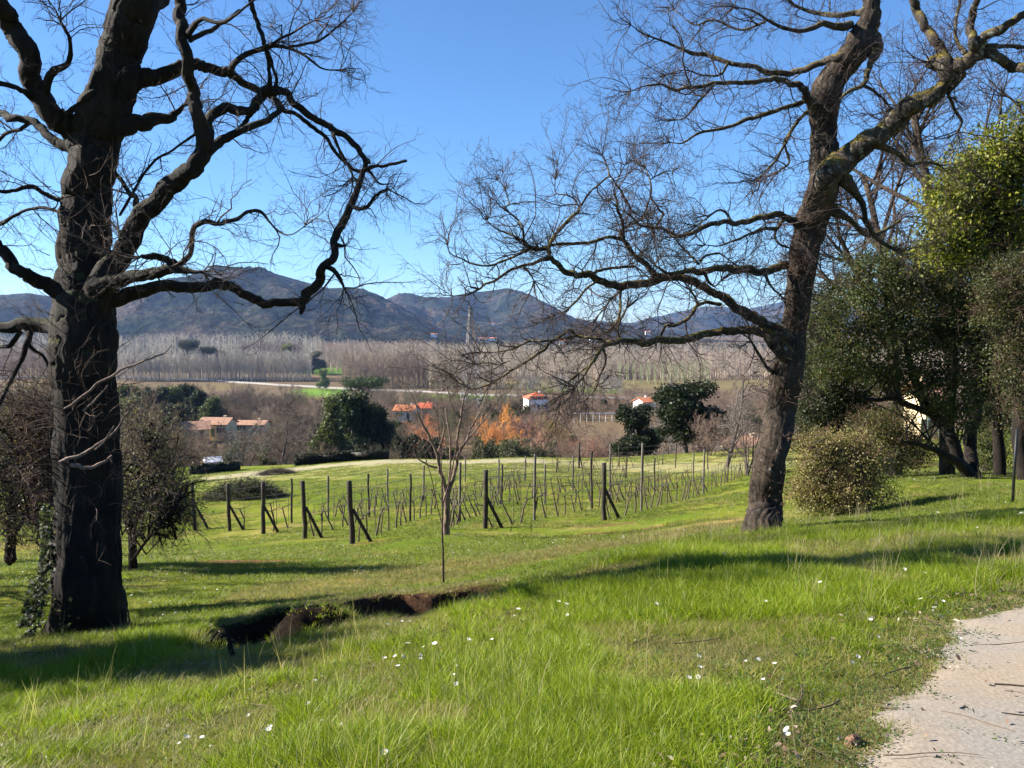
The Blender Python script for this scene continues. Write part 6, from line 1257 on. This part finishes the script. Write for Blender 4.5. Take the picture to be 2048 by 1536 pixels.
x, y = wedge(260, 2.4, 14, 1.5); m = len(x); a = rg.uniform(0, 6.28, m); g = Geo(); p_, a_ = grow(np.stack([x, y, gh(x, y) + .05], 1), np.stack([np.cos(a), np.sin(a), 0 * a], 1), rg.uniform(.08, .45, m), rg.uniform(.002, .005, m), 6, .16, (0, 0, 0), .05, .5, rg); p_[..., 2] = gh(p_[..., 0], p_[..., 1]) + rg.uniform(.015, .055, (m, 1))
g.tubes(p_, a_, 5, np.array([[.11, .08, .055]]) * rg.uniform(.5, 1.6, (m, 1))); g.build('fallen_twigs', M_DRYL, None, kind='stuff')

# ---------------------------------------------------------------- daisies
def daisy(seed, open_=.35):
    rg = np.random.default_rng(seed); st = Geo(); fl = Geo(); ce = Geo(); h = .075; tip = np.array([rg.normal() * .008, rg.normal() * .008, h])
    st.tubes(np.array([[0, 0, 0], tip * .5 + [.003, 0, 0], tip]), np.array([.0011, .001, .001]), 4, np.array([(.09, .15, .03)])); n = 15; a = np.arange(n) / n * 6.283; A = unit(np.stack([np.cos(a), np.sin(a), 0 * a + open_], 1)); B = unit(np.stack([-np.sin(a), np.cos(a), 0 * a], 1))
    fl.quads(tip + A * .0075, A * .0068, B * .0026, (.85, .83, .84)); ce.add(*(lambda t: (np.concatenate([np.stack([np.cos(t) * .0032, np.sin(t) * .0032, 0 * t], 1), [[0, 0, .0022]]]) + tip + [0, 0, .0015], np.array([[i, (i + 1) % 8, 8] for i in range(8)])))(np.linspace(0, 6.283, 9)[:-1]), (.75, .5, .03)); return st, fl, ce
DM = []
for s in range(4):
    t3 = []
    for nm, g in zip(('stem', 'petals', 'flower_centre'), daisy(s, (.25, .6, .1, .9)[s])): me = g.mesh(nm, False); me.materials.append(M_LEAF); t3.append(me)
    DM.append(t3)
DPX = [(792,1320),(800,1330),(812,1316),(822,1322),(838,1338),(858,1312),(876,1308),(931,1302),(941,1304),(988,1303),(1036,1240),(1031,1252),(1058,1247),(773,1343),(797,1354),(912,1352),(884,1378),(908,1376),(879,1390),(916,1398),(625,1380),(634,1376),(710,1418),(542,1483),(534,1490),(557,1478),(410,1495),(412,1505),(358,1503),(364,1510),(698,1462),(511,1456),(774,1530),(631,1432),
       (1508,1335),(1507,1346),(1555,1348),(1394,1354),(1401,1366),(1366,1332),(1367,1380),(1540,1385),(1672,1380),(1690,1335),(1743,1285),(1741,1267),(1603,1486),(1580,1513),(1855,1222),(1846,1234),(1877,1230),(1862,1243),(1310,1225),(1183,1312),(1128,1223),(1107,1227),(1136,1238),(1540,1120),(1575,1135),(1587,1130),(1840,1163),(1802,1150),(1676,1170),(1955,1068),(1650,1185),(1540,1155),(1690,1340),(1897,1290),(1900,1297),(1880,1220),(1440,1120),(1530,1215)]
rgd = np.random.default_rng(6)
for j, (u, v) in enumerate(DPX):
    p = hit(u, v + 8, 2.0); r = empty('daisy', tuple(p), ('small white daisy among the dry grass of the bank edge on the left' if u < 1000 else 'small white daisy in the bright grass near the path' if u > 1300 and v > 1260 else 'small white daisy on the far side of the bright grass'), 'flower', 'white daisies in the foreground grass', rgd.uniform(0, 6)); s = rgd.uniform(.85, 1.3) * (1.15 if p[1] > 5 else 1); r.scale = (s, s, s * 1.05); r.rotation_euler = (rgd.normal() * .3, rgd.normal() * .3, rgd.uniform(0, 6))
    for nm, me in zip(('stem', 'petals', 'flower_centre'), DM[j % 4]): obj(nm, me, None, r)
n = 2600; x, y = wedge(n, 6, 40, 1.2); kp = fbm(x / 2.5, y / 2.5, 301, 3) > .5; x, y = x[kp], y[kp]; g = Geo(); C_ = np.stack([x, y, gh(x, y) + .05], 1); m = len(x); A = unit(rgd.normal(size=(m, 3)) * [1, 1, .3]); B = unit(np.cross(A, [0, 0, 1.])); s = .011 * rgd.uniform(.6, 1.5, (m, 1))
g.quads(C_, A * s, B * s * 1.6, (.75, .74, .74)); g.build('distant_daisies', M_LEAF, None, kind='stuff')

# ---------------------------------------------------------------- air
hz = Geo().box((0, 3900, 150), (6900, 5400, 230)); hm = bpy.data.materials.new('air'); hm.use_nodes = True; hn = hm.node_tree; hn.nodes.remove(hn.nodes['Principled BSDF'])
pv = hn.nodes.new('ShaderNodeVolumePrincipled'); pv.inputs['Color'].default_value = (.34, .54, 1, 1); pv.inputs['Density'].default_value = HAZE; pv.inputs['Anisotropy'].default_value = .2
hn.links.new(pv.outputs[0], hn.nodes['Material Output'].inputs['Volume'])
hz.build('haze', hm, None, False, kind='stuff')
